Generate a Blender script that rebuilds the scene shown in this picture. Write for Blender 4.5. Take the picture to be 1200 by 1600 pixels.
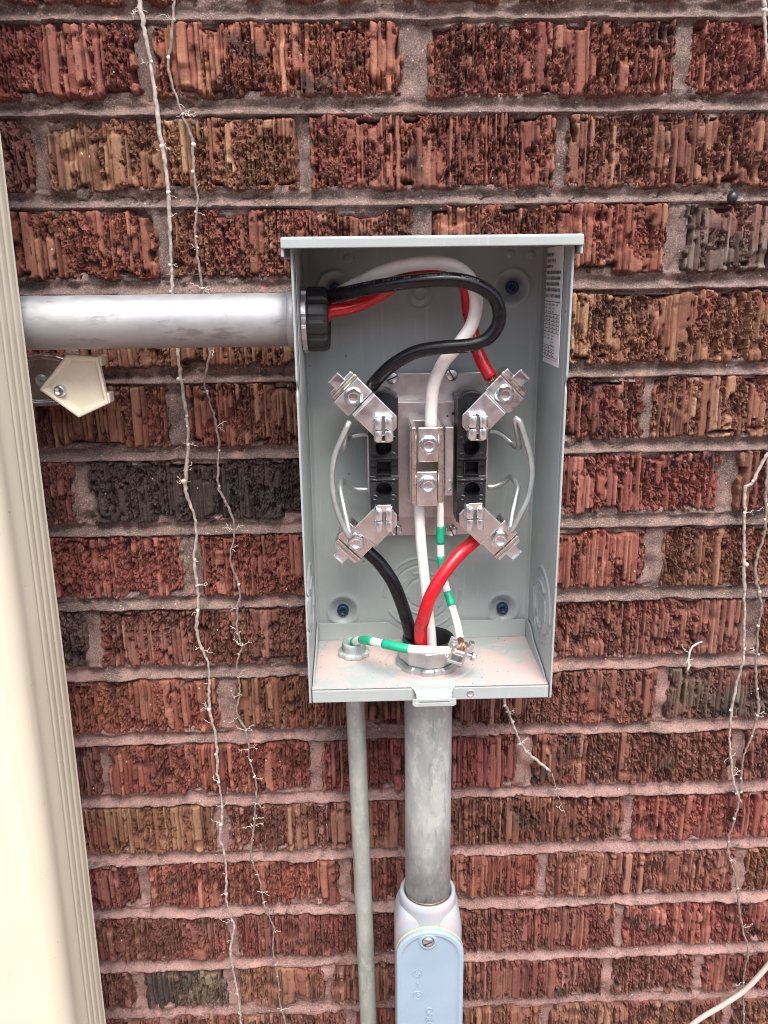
import bpy, math, random
import numpy as np
from mathutils import Vector, Matrix

for o in list(bpy.data.objects):
    bpy.data.objects.remove(o)
SC = bpy.context.scene
COL = SC.collection
rad = math.radians

# ------------------------------------------------------------------ camera
# wall face is the plane y = 0, x to the right, z up (z = 0 about eye height), metres
FL, CAM = 1260.06, np.array([0.1512, -0.6766, -0.1932])
PITCH, ROLL, YAW = 0.2837, 0.0125, 0.0220
def cam_axes():
    cp, sp = math.cos(PITCH), math.sin(PITCH)
    f = np.array([0, cp, -sp]); d = np.array([0, -sp, -cp]); r = np.array([1.0, 0, 0])
    cy, sy = math.cos(YAW), math.sin(YAW)
    Z = np.array([[cy, sy, 0], [-sy, cy, 0], [0, 0, 1]])
    f, d, r = Z @ f, Z @ d, Z @ r
    c, s = math.cos(ROLL), math.sin(ROLL)
    return c * r + s * d, -s * r + c * d, f
CR, CD, CF = cam_axes()
cam_data = bpy.data.cameras.new('camera')
cam = bpy.data.objects.new('camera', cam_data); COL.objects.link(cam)
cam_data.sensor_fit = 'VERTICAL'; cam_data.sensor_height = 24.0
cam_data.lens = 24.0 * FL / 1600.0
cam_data.clip_start = 0.01; cam_data.clip_end = 2000
M = Matrix(((CR[0], -CD[0], -CF[0], CAM[0]), (CR[1], -CD[1], -CF[1], CAM[1]), (CR[2], -CD[2], -CF[2], CAM[2]), (0, 0, 0, 1)))
cam.matrix_world = M
SC.camera = cam

# ------------------------------------------------------------------ world, sun, exposure
SUN = Vector((0.10, -0.52, 0.85)).normalized()
world = bpy.data.worlds.new('World'); SC.world = world; world.use_nodes = True
wn = world.node_tree; wn.nodes.clear()
sky = wn.nodes.new('ShaderNodeTexSky'); sky.sky_type = 'NISHITA'; sky.sun_disc = False
sky.sun_elevation = math.asin(SUN.z); sky.sun_rotation = math.atan2(SUN.x, SUN.y)
sky.air_density = 1.0; sky.dust_density = 4.0; sky.ozone_density = 1.0
bg = wn.nodes.new('ShaderNodeBackground'); bg.inputs['Strength'].default_value = 0.11
wo = wn.nodes.new('ShaderNodeOutputWorld')
wn.links.new(sky.outputs[0], bg.inputs[0]); wn.links.new(bg.outputs[0], wo.inputs[0])
sun_data = bpy.data.lights.new('sun', 'SUN'); sun_data.energy = 1.5; sun_data.angle = rad(36)
sun_data.color = (1.0, 0.98, 0.945)
sun = bpy.data.objects.new('sun', sun_data); COL.objects.link(sun)
sun.rotation_euler = SUN.to_track_quat('Z', 'Y').to_euler()
SC.view_settings.view_transform = 'Standard'; SC.view_settings.look = 'None'
SC.view_settings.gamma = 1.0; SC.view_settings.use_curve_mapping = False
SC.view_settings.exposure = 1.46
SC.render.engine = 'CYCLES'
SC.cycles.filter_width = 1.0
SC.render.resolution_x, SC.render.resolution_y = 768, 1024

# ------------------------------------------------------------------ measuring helpers
def ray(u, v):
    return CR * (u - 600) / FL + CD * (v - 800) / FL + CF
def at(u, v, y):
    q = ray(u, v); return CAM + q * ((y - CAM[1]) / q[1])
def atz(u, v, z):
    q = ray(u, v); return CAM + q * ((z - CAM[2]) / q[2])
def atx(u, v, x):
    q = ray(u, v); return CAM + q * ((x - CAM[0]) / q[0])

# ------------------------------------------------------------------ noise in numpy
class Noise:
    def __init__(self, seed):
        self.t = np.random.RandomState(seed).rand(128, 128)
    def __call__(self, x, z):
        xi = np.floor(x).astype(int); zi = np.floor(z).astype(int)
        fx = x - xi; fz = z - zi
        fx = fx * fx * (3 - 2 * fx); fz = fz * fz * (3 - 2 * fz)
        t = self.t; a = xi & 127; b = (xi + 1) & 127; c = zi & 127; d = (zi + 1) & 127
        return (t[a, c] * (1 - fx) + t[b, c] * fx) * (1 - fz) + (t[a, d] * (1 - fx) + t[b, d] * fx) * fz
    def fbm(self, x, z, n=3):
        s = 0; a = 0.5; k = 1.0; w = 0
        for i in range(n):
            s = s + a * self(x * k + 17.3 * i, z * k + 5.1 * i); w += a; a *= .55; k *= 2.07
        return s / w
def chips(seed, x, z, size):
    """faceted chips: every cell a little tilted plane of its own height; returns height and edge distance"""
    rs = np.random.RandomState(seed); n = 64
    jx, jz, hh, gx, gz = rs.rand(n, n), rs.rand(n, n), rs.rand(n, n), rs.rand(n, n)-.5, rs.rand(n, n)-.5
    X = x/size; Z = z/size; xi = np.floor(X).astype(int); zi = np.floor(Z).astype(int)
    d1 = np.full(x.shape, 9.); d2 = np.full(x.shape, 9.); H = np.zeros(x.shape)
    for i in (-1, 0, 1):
        for j in (-1, 0, 1):
            a = (xi+i) & (n-1); b = (zi+j) & (n-1)
            dx = X-(xi+i+jx[a, b]); dz = Z-(zi+j+jz[a, b]); d = dx*dx+dz*dz
            h = hh[a, b] + 1.1*gx[a, b]*dx + 1.3*gz[a, b]*dz
            nw = d < d1
            d2 = np.where(nw, d1, np.minimum(d2, d)); H = np.where(nw, h, H); d1 = np.where(nw, d, d1)
    return H, np.sqrt(d2)-np.sqrt(d1)
def sst(a, b, x):
    t = np.clip((x - a) / (b - a), 0, 1); return t * t * (3 - 2 * t)

# ------------------------------------------------------------------ object helpers
ORG = {}
def thing(name, label, cat, loc, group=None):
    o = bpy.data.objects.new(name, None); COL.objects.link(o)
    o.empty_display_size = 0.02
    o.location = Vector(loc); ORG[o.name] = Vector(loc)
    o['label'] = label; o['category'] = cat
    if group: o['group'] = group
    return o
def tag(o, label, cat, group=None):
    o['label'] = label; o['category'] = cat
    if group: o['group'] = group
    return o
def link(name, me, mat, parent=None, center=None):
    if center is None:
        n = len(me.vertices); co = np.empty(n * 3, dtype=np.float32); me.vertices.foreach_get('co', co); co = co.reshape(-1, 3)
        c = (co.min(0) + co.max(0)) / 2
        me.vertices.foreach_set('co', (co - c).astype(np.float32).ravel()); me.update()
        center = Vector([float(i) for i in c])
    o = bpy.data.objects.new(name, me); COL.objects.link(o)
    if mat and not me.materials: me.materials.append(mat)
    ORG[o.name] = Vector(center)
    if parent:
        o.parent = parent; o.location = Vector(center) - ORG[parent.name]
    else:
        o.location = Vector(center)
    return o
def np_mesh(name, verts, faces, smooth=True):
    """verts (n,3), faces (m,4) numpy quads"""
    me = bpy.data.meshes.new(name)
    verts = np.asarray(verts, dtype=np.float32); faces = np.asarray(faces, dtype=np.int32)
    me.vertices.add(len(verts)); me.vertices.foreach_set('co', verts.ravel())
    me.loops.add(faces.size); me.loops.foreach_set('vertex_index', faces.ravel())
    me.polygons.add(len(faces))
    me.polygons.foreach_set('loop_start', np.arange(0, faces.size, faces.shape[1], dtype=np.int32))
    me.polygons.foreach_set('loop_total', np.full(len(faces), faces.shape[1], dtype=np.int32))
    me.update(calc_edges=True)
    me.polygons.foreach_set('use_smooth', np.full(len(faces), smooth))
    return me
def grid_faces(na, nb):
    i = np.arange(na * nb).reshape(na, nb)
    return np.stack([i[:-1, :-1].ravel(), i[1:, :-1].ravel(), i[1:, 1:].ravel(), i[:-1, 1:].ravel()], 1)

class MB:
    """collects shapes for ONE mesh"""
    def __init__(self): self.v = []; self.f = []; self.sm = []
    def add(self, vs, fs, smooth=False):
        b = len(self.v); self.v += [tuple(float(c) for c in p) for p in vs]
        for f in fs: self.f.append([i + b for i in f]); self.sm.append(smooth)
        return self
    def box(self, x0, x1, y0, y1, z0, z1):
        v = [(x0,y0,z0),(x1,y0,z0),(x1,y1,z0),(x0,y1,z0),(x0,y0,z1),(x1,y0,z1),(x1,y1,z1),(x0,y1,z1)]
        return self.add(v, [(0,3,2,1),(4,5,6,7),(0,1,5,4),(1,2,6,5),(2,3,7,6),(3,0,4,7)])
    def prism(self, poly, y0, y1, smooth=False):
        """poly: list of (x,z); extruded along y from y0 (front, smaller) to y1"""
        n = len(poly); ar = sum(poly[i][0]*poly[(i+1)%n][1]-poly[(i+1)%n][0]*poly[i][1] for i in range(n))
        if ar < 0: poly = poly[::-1]
        v = [(p[0], y0, p[1]) for p in poly] + [(p[0], y1, p[1]) for p in poly]
        f = [list(range(n)), list(range(2*n-1, n-1, -1))]
        self.add(v, f)
        b = len(self.v) - 2*n
        for i in range(n):
            j = (i+1) % n; self.f.append([b+j, b+i, b+n+i, b+n+j]); self.sm.append(smooth)
        return self
    def lathe(self, c, axis, prof, seg=32, smooth=True, wob=None):
        """prof: list of (radius, height along axis)"""
        ax = Vector(axis).normalized(); e = ax.orthogonal().normalized(); g = ax.cross(e); c = Vector(c)
        v = []; n = len(prof)
        for k in range(seg):
            a = 2*math.pi*k/seg
            for (r, h) in prof:
                rr = r * (wob(a) if wob else 1)
                v.append(c + (e*math.cos(a) + g*math.sin(a))*rr + ax*h)
        f = []
        for k in range(seg):
            k2 = (k+1) % seg
            for i in range(n-1): f.append((k*n+i, k2*n+i, k2*n+i+1, k*n+i+1))
        self.add(v, f, smooth); return self
    def hexnut(self, c, axis, r, h, rh, rot=0, depth=.5):
        """hex head with round recess in its face"""
        ax = Vector(axis).normalized(); e = ax.orthogonal().normalized(); g = ax.cross(e); c = Vector(c)
        ring = lambda R, hh, n: [c + (e*math.cos(rot+2*math.pi*k/n) + g*math.sin(rot+2*math.pi*k/n))*R + ax*hh for k in range(n)]
        n = 12
        def hexring(R, hh):
            p = []
            for k in range(n):
                a = 2*math.pi*k/n; rr = R if k % 2 == 0 else R*math.cos(math.pi/6)
                p.append(c + (e*math.cos(rot+a) + g*math.sin(rot+a))*rr + ax*hh)
            return p
        rings = [hexring(r, 0), hexring(r, h*.82), hexring(r*.9, h), ring(rh*1.12, h, n), ring(rh, h*.93, n), ring(rh*.9, h*(1-depth), n), ring(rh*.2, h*(1-depth), n)]
        v = [p for rg in rings for p in rg]; f = []
        for i in range(len(rings)-1):
            for k in range(n): f.append((i*n+k, i*n+(k+1)%n, (i+1)*n+(k+1)%n, (i+1)*n+k))
        f.append([(len(rings)-1)*n+k for k in range(n)])
        self.add(v, f, False); return self
    def tube(self, pts, r, seg=12, cap=True, smooth=True):
        P = [Vector([float(c) for c in p]) for p in pts]; n = len(P)
        R = r if hasattr(r, '__len__') else [r]*n
        T = [(P[min(i+1,n-1)] - P[max(i-1,0)]).normalized() for i in range(n)]
        e = T[0].orthogonal().normalized(); v = []
        for i in range(n):
            e = (e - T[i]*e.dot(T[i]))
            e = e.normalized() if e.length > 1e-9 else T[i].orthogonal().normalized()
            g = T[i].cross(e)
            for k in range(seg):
                a = 2*math.pi*k/seg; v.append(P[i] + (e*math.cos(a)+g*math.sin(a))*R[i])
        f = []
        for i in range(n-1):
            for k in range(seg):
                k2 = (k+1) % seg; f.append((i*seg+k, i*seg+k2, (i+1)*seg+k2, (i+1)*seg+k))
        b = len(self.v)
        self.add(v, f, smooth)
        if cap:
            self.f.append([b+k for k in range(seg)][::-1]); self.sm.append(False)
            self.f.append([b+(n-1)*seg+k for k in range(seg)]); self.sm.append(False)
        return self
    def blob(self, c, r, rnd, seg=6):
        c = Vector(c); v = []; f = []
        for i in range(4):
            ph = math.pi*(i+.5)/4
            for k in range(seg):
                a = 2*math.pi*k/seg; s = r*(.75+.5*rnd.random())
                v.append(c + Vector((math.sin(ph)*math.cos(a), math.sin(ph)*math.sin(a), math.cos(ph)))*s)
        for i in range(3):
            for k in range(seg): f.append((i*seg+k, (i+1)*seg+k, (i+1)*seg+(k+1)%seg, i*seg+(k+1)%seg))
        f.append(list(range(seg))); f.append([3*seg+k for k in range(seg)][::-1])
        return self.add(v, f, True)
    def build(self, name, mat, parent=None, bevel=0, seg=2):
        me = bpy.data.meshes.new(name); me.from_pydata(self.v, [], self.f); me.update()
        me.polygons.foreach_set('use_smooth', np.array(self.sm, dtype=bool))
        o = link(name, me, mat, parent)
        if bevel:
            m = o.modifiers.new('bevel', 'BEVEL'); m.width = bevel; m.segments = seg; m.limit_method = 'ANGLE'; m.angle_limit = rad(35)
            m.harden_normals = False
        return o

def smooth_path(pts, sub=8):
    P = [np.array(p, float) for p in pts]
    P = [2*P[0]-P[1]] + P + [2*P[-1]-P[-2]]
    out = []
    for i in range(1, len(P)-2):
        for k in range(sub):
            t = k/sub; a, b, c, d = P[i-1:i+3]
            out.append(.5*((2*b) + (c-a)*t + (2*a-5*b+4*c-d)*t*t + (3*b-a-3*c+d)*t**3))
    out.append(P[-2]); return out
def resample(P, step):
    P = np.array(P); d = np.r_[0, np.cumsum(np.linalg.norm(np.diff(P, axis=0), axis=1))]
    n = max(2, int(d[-1]/step)+1); s = np.linspace(0, d[-1], n)
    return np.stack([np.interp(s, d, P[:, i]) for i in range(3)], 1), s

def sheet(na, nb, a0, a1, b0, b1, func, place, thick=None):
    """height-field sheet: place(a,b,h)->(x,y,z)"""
    a = np.linspace(a0, a1, na); b = np.linspace(b0, b1, nb)
    A, B = np.meshgrid(a, b, indexing='ij')
    H = func(A, B); V = np.stack(place(A, B, H), -1).reshape(-1, 3)
    return V, grid_faces(na, nb)

# ------------------------------------------------------------------ materials
def nodemat(name):
    m = bpy.data.materials.new(name); m.use_nodes = True; nt = m.node_tree; nt.nodes.clear()
    out = nt.nodes.new('ShaderNodeOutputMaterial'); p = nt.nodes.new('ShaderNodeBsdfPrincipled')
    nt.links.new(p.outputs[0], out.inputs[0]); return m, nt, p
class N:
    """tiny node-graph writer"""
    def __init__(self, nt): self.nt = nt; self.tc = nt.nodes.new('ShaderNodeTexCoord')
    def lk(self, a, b): self.nt.links.new(a, b)
    def coord(self, scale=(1,1,1), src='Object', rnd=False, loc=(0,0,0)):
        mp = self.nt.nodes.new('ShaderNodeMapping'); mp.inputs['Scale'].default_value = scale; mp.inputs['Location'].default_value = loc
        if rnd:
            oi = self.nt.nodes.new('ShaderNodeObjectInfo'); va = self.nt.nodes.new('ShaderNodeVectorMath'); va.operation = 'ADD'
            mu = self.nt.nodes.new('ShaderNodeMath'); mu.operation = 'MULTIPLY'; mu.inputs[1].default_value = 37.0
            self.lk(oi.outputs['Random'], mu.inputs[0]); self.lk(mu.outputs[0], va.inputs[1]); self.lk(self.tc.outputs[src], va.inputs[0])
            self.lk(va.outputs[0], mp.inputs[0])
        else: self.lk(self.tc.outputs[src], mp.inputs[0])
        return mp.outputs[0]
    def noise(self, vec, scale, detail=3, rough=.55, dist=0):
        n = self.nt.nodes.new('ShaderNodeTexNoise'); n.inputs['Scale'].default_value = scale; n.inputs['Detail'].default_value = detail
        n.inputs['Roughness'].default_value = rough; n.inputs['Distortion'].default_value = dist
        self.lk(vec, n.inputs['Vector']); return n.outputs[0]
    def voro(self, vec, scale, out='Distance', feature='F1', rnd=1.0):
        n = self.nt.nodes.new('ShaderNodeTexVoronoi'); n.feature = feature; n.inputs['Scale'].default_value = scale; n.inputs['Randomness'].default_value = rnd
        self.lk(vec, n.inputs['Vector']); return n.outputs[out]
    def ramp(self, fac, a, b, smooth=True):
        n = self.nt.nodes.new('ShaderNodeMapRange'); n.interpolation_type = 'SMOOTHSTEP' if smooth else 'LINEAR'
        n.inputs[1].default_value = a; n.inputs[2].default_value = b; self.lk(fac, n.inputs[0]); return n.outputs[0]
    def rng(self, fac, a, b, c, d):
        n = self.nt.nodes.new('ShaderNodeMapRange'); 
        for i, x in enumerate((a,b,c,d)): n.inputs[i+1].default_value = x
        self.lk(fac, n.inputs[0]); return n.outputs[0]
    def mix(self, fac, a, b, mode='MIX'):
        n = self.nt.nodes.new('ShaderNodeMix'); n.data_type = 'RGBA'; n.blend_type = mode; n.clamp_factor = True
        for s, val in ((n.inputs[0], fac), (n.inputs[6], a), (n.inputs[7], b)):
            if hasattr(val, 'links') or hasattr(val, 'is_linked'): self.lk(val, s)
            elif isinstance(val, (int, float)): s.default_value = val
            else: s.default_value = (*val, 1)
        return n.outputs[2]
    def math(self, op, a, b=None):
        n = self.nt.nodes.new('ShaderNodeMath'); n.operation = op
        for i, val in enumerate((a, b)):
            if val is None: continue
            if hasattr(val, 'is_linked'): self.lk(val, n.inputs[i])
            else: n.inputs[i].default_value = val
        return n.outputs[0]
    def bump(self, h, strength, dist, p):
        n = self.nt.nodes.new('ShaderNodeBump'); n.inputs['Strength'].default_value = strength; n.inputs['Distance'].default_value = dist
        self.lk(h, n.inputs['Height'])
        nm = p.inputs['Normal']
        if nm.is_linked: self.lk(nm.links[0].from_socket, n.inputs['Normal'])
        self.lk(n.outputs[0], nm)
    def attr(self, name, typ='GEOMETRY'):
        n = self.nt.nodes.new('ShaderNodeAttribute'); n.attribute_type = typ; n.attribute_name = name; return n
    def objinfo(self): return self.nt.nodes.new('ShaderNodeObjectInfo')

def mat_simple(name, col, rough, metal=0, var=.12, vscale=60, bump=0, bscale=400, coat=0, spec=.5, dirt=None, dirt_amt=.4, dscale=25):
    m, nt, p = nodemat(name); g = N(nt)
    v = g.coord()
    n1 = g.noise(v, vscale, 4)
    lo = tuple(c*(1-var) for c in col); hi = tuple(min(1, c*(1+var)) for c in col)
    c = g.mix(g.ramp(n1, .3, .7), lo, hi)
    if dirt:
        c = g.mix(g.math('MULTIPLY', g.ramp(g.noise(v, dscale, 5, .65), .5, .75), dirt_amt), c, dirt)
    g.lk(c, p.inputs['Base Color'])
    g.lk(g.rng(g.noise(v, vscale*1.7, 3), .3, .7, max(.03, rough-.07), min(1, rough+.1)), p.inputs['Roughness'])
    p.inputs['Metallic'].default_value = metal
    p.inputs['Coat Weight'].default_value = coat
    p.inputs['Specular IOR Level'].default_value = spec
    if bump: g.bump(g.noise(v, bscale, 3), bump, .0005, p)
    return m

def mat_brick():
    m, nt, p = nodemat('rough_brick'); g = N(nt)
    oi = g.objinfo(); v = g.coord(rnd=True)
    vs = g.coord((1, 1, .12), rnd=True)
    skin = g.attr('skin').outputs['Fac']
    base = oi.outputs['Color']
    # torn clay: red brown, its dark end deepened to paint in crevice shade
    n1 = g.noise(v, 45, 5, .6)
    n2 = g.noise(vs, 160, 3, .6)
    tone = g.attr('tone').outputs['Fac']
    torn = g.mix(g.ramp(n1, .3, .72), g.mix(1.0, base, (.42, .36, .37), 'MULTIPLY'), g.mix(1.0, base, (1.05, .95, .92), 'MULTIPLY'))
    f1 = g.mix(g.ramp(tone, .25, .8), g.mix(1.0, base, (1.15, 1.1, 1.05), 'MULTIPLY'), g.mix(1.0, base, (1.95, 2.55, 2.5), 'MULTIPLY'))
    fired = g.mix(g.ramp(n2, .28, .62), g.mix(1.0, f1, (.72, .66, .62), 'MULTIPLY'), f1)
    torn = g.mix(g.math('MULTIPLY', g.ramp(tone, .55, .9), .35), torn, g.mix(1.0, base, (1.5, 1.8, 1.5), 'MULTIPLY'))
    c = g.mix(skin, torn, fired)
    # patches of orange/tan body and of purple red body
    c = g.mix(g.math('MULTIPLY', g.ramp(g.noise(v, 22, 3), .52, .7), .25), c, (.21, .105, .07))
    c = g.mix(g.math('MULTIPLY', g.ramp(g.noise(g.coord(rnd=True, loc=(3, 1, 2)), 17, 3), .5, .68), .4), c, (.26, .065, .055))
    # black fire flash, amount in the object's alpha
    fl = g.math('ADD', g.noise(v, 20, 6, .68), g.math('SUBTRACT', oi.outputs['Alpha'], .5))
    c = g.mix(g.math('MULTIPLY', g.ramp(fl, .55, .70), .88), c, (.030, .023, .022))
    # fine mineral grain, white specks, and dark speckle painted for crevice contrast
    c = g.mix(g.math('MULTIPLY', g.ramp(g.noise(v, 700, 2), .45, .75), .16), c, (.40, .25, .18))
    c = g.mix(g.math('MULTIPLY', g.ramp(g.noise(v, 260, 3, .7), .56, .68), .55), c, (.035, .022, .02))
    c = g.mix(g.ramp(g.voro(v, 60), .06, .03), c, (.68, .62, .56))
    g.lk(c, p.inputs['Base Color']); p.inputs['Roughness'].default_value = .82
    p.inputs['Specular IOR Level'].default_value = .35
    g.bump(g.noise(v, 480, 5, .75), .9, .0014, p)
    return m

def mat_mortar():
    m, nt, p = nodemat('pink_mortar'); g = N(nt)
    v = g.coord()
    sx = nt.nodes.new('ShaderNodeSeparateXYZ'); g.lk(g.tc.outputs['Object'], sx.inputs[0])
    n1 = g.noise(v, 30, 5, .6); n2 = g.noise(v, 9, 4, .6)
    grey = g.mix(g.ramp(n1, .3, .7), (.125, .087, .075), (.27, .19, .165))
    pink = g.mix(g.ramp(n1, .3, .7), (.26, .148, .13), (.41, .25, .222))
    low = g.rng(sx.outputs['Z'], .35, -.25, .22, .85)         # pinker and lighter lower down
    f = g.ramp(g.math('ADD', n2, g.math('SUBTRACT', low, .5)), .4, .62)
    c = g.mix(f, grey, pink)
    c = g.mix(g.math('MULTIPLY', g.ramp(g.noise(v, 60, 4), .62, .72), .6), c, (.60, .26, .21))
    c = g.mix(g.math('MULTIPLY', g.ramp(g.noise(v, 24, 5, .7), .57, .72), .5), c, (.075, .06, .055))
    c = g.mix(g.math('MULTIPLY', g.ramp(g.noise(v, 130, 4, .7), .52, .66), .6), c, (.085, .062, .055))
    c = g.mix(g.ramp(g.voro(v, 95), .09, .05), c, (.62, .55, .5))
    c = g.mix(g.math('MULTIPLY', g.ramp(g.noise(v, 800, 3), .48, .64), .42), c, (.52, .39, .345))
    c = g.mix(g.math('MULTIPLY', g.ramp(g.noise(g.coord(loc=(4, 4, 4)), 620, 3), .54, .66), .4), c, (.10, .072, .06))
    g.lk(c, p.inputs['Base Color']); p.inputs['Roughness'].default_value = .93; p.inputs['Specular IOR Level'].default_value = .2
    g.bump(g.noise(v, 750, 4, .75), 1.0, .0016, p)
    return m

def mat_galv(name, col=(.62, .64, .64), rough=.42, stain=.3, scale=1.0, metal=.9, smear=None, dark=.12):
    m, nt, p = nodemat(name); g = N(nt); v = g.coord()
    vs = g.coord(smear or (1, 1, 1))
    sp = g.voro(v, 170*scale, 'Color'); bw = nt.nodes.new('ShaderNodeRGBToBW'); g.lk(sp, bw.inputs[0])
    n = g.noise(vs, 35*scale, 5, .6)
    c = g.mix(g.ramp(n, .25, .75), tuple(x*.8 for x in col), tuple(min(1, x*1.12) for x in col))
    c = g.mix(g.math('MULTIPLY', bw.outputs[0], .14), c, tuple(x*.6 for x in col))
    c = g.mix(g.math('MULTIPLY', g.ramp(g.noise(vs, 75*scale, 5, .72), .55, .68), stain), c, (dark, dark*.92, dark*.84))
    g.lk(c, p.inputs['Base Color']); p.inputs['Metallic'].default_value = metal
    g.lk(g.rng(g.noise(v, 90*scale, 4), .3, .7, rough-.08, rough+.14), p.inputs['Roughness'])
    g.bump(g.noise(vs, 260*scale, 3), .12, .0006, p)
    return m

def mat_boxpaint(name='grey_enamel', dust=0.0):
    m, nt, p = nodemat(name); g = N(nt); v = g.coord()
    n = g.noise(v, 14, 4)
    c = g.mix(g.ramp(n, .3, .7), (.318, .360, .352), (.358, .402, .392))
    if dust:
        d = g.ramp(g.noise(v, 30, 6, .68, .8), .43, .55)
        c = g.mix(.22, c, (.46, .44, .43)); c = g.mix(g.math('MULTIPLY', d, dust), c, (.58, .40, .36))
        c = g.mix(g.math('MULTIPLY', g.ramp(g.noise(v, 120, 4, .7), .66, .72), dust), c, (.36, .16, .12))
        c = g.mix(g.ramp(g.voro(v, 150), .10, .06), c, (.13, .09, .07))
    else:
        c = g.mix(g.math('MULTIPLY', g.ramp(g.noise(v, 40, 5, .7), .56, .74), .3), c, (.42, .36, .32))
        c = g.mix(g.math('MULTIPLY', g.ramp(g.noise(g.coord((1, 1, .06), loc=(1, 2, 3)), 240, 4, .7, .4), .60, .66), .28), c, (.50, .52, .51))
        c = g.mix(g.math('MULTIPLY', g.ramp(g.voro(v, 42), .05, .025), .8), c, (.12, .09, .07))
    g.lk(c, p.inputs['Base Color'])
    g.lk(g.rng(g.noise(v, 50, 3), .3, .7, .33 + dust*.25, .45 + dust*.3), p.inputs['Roughness'])
    g.bump(g.noise(v, 420, 2), .06, .0005, p)
    return m

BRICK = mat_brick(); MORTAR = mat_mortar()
ENAMEL = mat_boxpaint(); ENAMEL_D = mat_boxpaint('dusty_grey_enamel', .62)
GALV = mat_galv('galvanised_steel', (.40, .412, .42), .54, smear=(.3, 1, 1), stain=.6, dark=.17, metal=.6)
def mat_zinc(name, lo, hi, rough, metal):
    m, nt, p = nodemat(name); g = N(nt); v = g.coord((1, 1, .55)); v2 = g.coord((1, 1, .15))
    c = g.mix(g.ramp(g.noise(v, 22, 6, .7, .5), .36, .62), lo, hi)
    c = g.mix(g.math('MULTIPLY', g.ramp(g.noise(v, 110, 5, .7), .5, .64), .55), c, tuple(min(1, x*1.25) for x in hi))
    c = g.mix(g.math('MULTIPLY', g.ramp(g.noise(v2, 160, 4, .7), .56, .68), .5), c, tuple(x*.55 for x in lo))
    c = g.mix(g.math('MULTIPLY', g.ramp(g.noise(v, 14, 4), .58, .7), .35), c, (.42, .35, .26))
    g.lk(c, p.inputs['Base Color']); p.inputs['Metallic'].default_value = metal
    g.lk(g.rng(g.noise(v, 60, 4), .3, .7, rough-.12, rough+.15), p.inputs['Roughness'])
    g.bump(g.noise(v, 300, 4, .65), .2, .0008, p); return m
GALV_V = mat_zinc('weathered_galvanised_steel', (.30, .345, .33), (.47, .51, .49), .5, .3)
GALV_S = mat_zinc('thin_tube_galvanised', (.31, .35, .315), (.42, .465, .42), .42, .35)
PLATE = mat_galv('zinc_plate', (.66, .62, .61), .36, .12, 1.2)
ALU = mat_galv('plated_aluminium', (.80, .77, .75), .30, .03, 1.0, metal=1)
ALU_B = mat_galv('bright_plated_steel', (.80, .82, .82), .24, .03, 1.0, metal=1)
GOLDZ = mat_galv('yellow_zinc', (.72, .65, .55), .28, .15, 2.0, metal=1)
CAST = mat_galv('cast_zinc', (.60, .61, .61), .38, .2, 1.2, metal=.95)
SPRING = mat_simple('dull_zinc_wire', (.52, .56, .55), .38, .75, .1, 80)
BLACKP = mat_simple('black_phenolic', (.018, .019, .022), .32, 0, .25, 90, .2, 500, spec=.5, dirt=(.09, .08, .075), dirt_amt=.35, dscale=120)
BLACKB = mat_simple('black_plastic', (.016, .016, .017), .42, 0, .2, 90, .15, 500)
def mat_wire(name, col, rough=.28, dirt=(.3, .26, .22), amt=.12, coat=.2, spec=.5):
    return mat_simple(name, col, rough, 0, .08, 50, .12, 260, coat=coat, spec=spec, dirt=dirt, dirt_amt=amt, dscale=60)
W_BLACK = mat_wire('black_insulation', (.005, .005, .006), .24, (.016, .016, .016), .5, 0, .38)
W_RED = mat_wire('red_insulation', (.50, .005, .014), .3, (.3, .02, .02), .3)
W_WHITE = mat_wire('white_insulation', (.80, .78, .73), .38, (.5, .45, .38), .25)
TAPE_G = mat_simple('green_tape', (.005, .36, .19), .42, 0, .1, 90, .12, 300)
TAPE_W = mat_simple('white_tape', (.80, .76, .72), .5, 0, .06, 90, .1, 300, dirt=(.5, .42, .38), dirt_amt=.25)
COPPER = mat_simple('bare_copper', (.62, .34, .22), .35, 1, .25, 200)
def mat_spout():
    m, nt, p = nodemat('beige_enamel'); g = N(nt); v = g.coord(); vs = g.coord((1, 1, .03))
    c = g.mix(g.ramp(g.noise(v, 5, 4), .3, .7), (.60, .56, .435), (.655, .61, .475))
    c = g.mix(g.math('MULTIPLY', g.ramp(g.noise(vs, 90, 4, .65), .52, .72), .35), c, (.50, .45, .34))
    c = g.mix(g.math('MULTIPLY', g.ramp(g.noise(v, 60, 5, .75), .62, .70), .35), c, (.40, .35, .27))
    c = g.mix(g.math('MULTIPLY', g.ramp(g.voro(v, 38), .05, .02), .8), c, (.22, .18, .13))
    g.lk(c, p.inputs['Base Color']); g.lk(g.rng(g.noise(v, 20, 4), .3, .7, .42, .6), p.inputs['Roughness'])
    g.bump(g.noise(g.coord((1, 1, .25)), 22, 3), .25, .002, p); return m
BEIGE = mat_spout()
BEIGE2 = mat_simple('cream_enamel', (.78, .72, .57), .3, 0, .04, 30, .04, 200)
BLUE = mat_simple('blue_screw_finish', (.02, .055, .13), .4, .4, .3, 300, .2, 600)
PAPER = mat_simple('label_paper', (.90, .91, .90), .5, 0, .03, 60)
INK = mat_simple('label_ink', (.05, .06, .06), .6, 0, .2, 200)
FAINT = mat_simple('cable_print', (.06, .06, .057), .5, 0, .2, 300)
LBMAT = mat_simple('blue_grey_enamel', (.27, .37, .455), .40, 0, .05, 20, .12, 500, dirt=(.5, .36, .33), dirt_amt=.25, dscale=22)
LBDUST = mat_simple('dusty_blue_grey_enamel', (.33, .36, .40), .5, 0, .06, 20, .14, 500, dirt=(.58, .38, .34), dirt_amt=.75, dscale=30)
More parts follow.
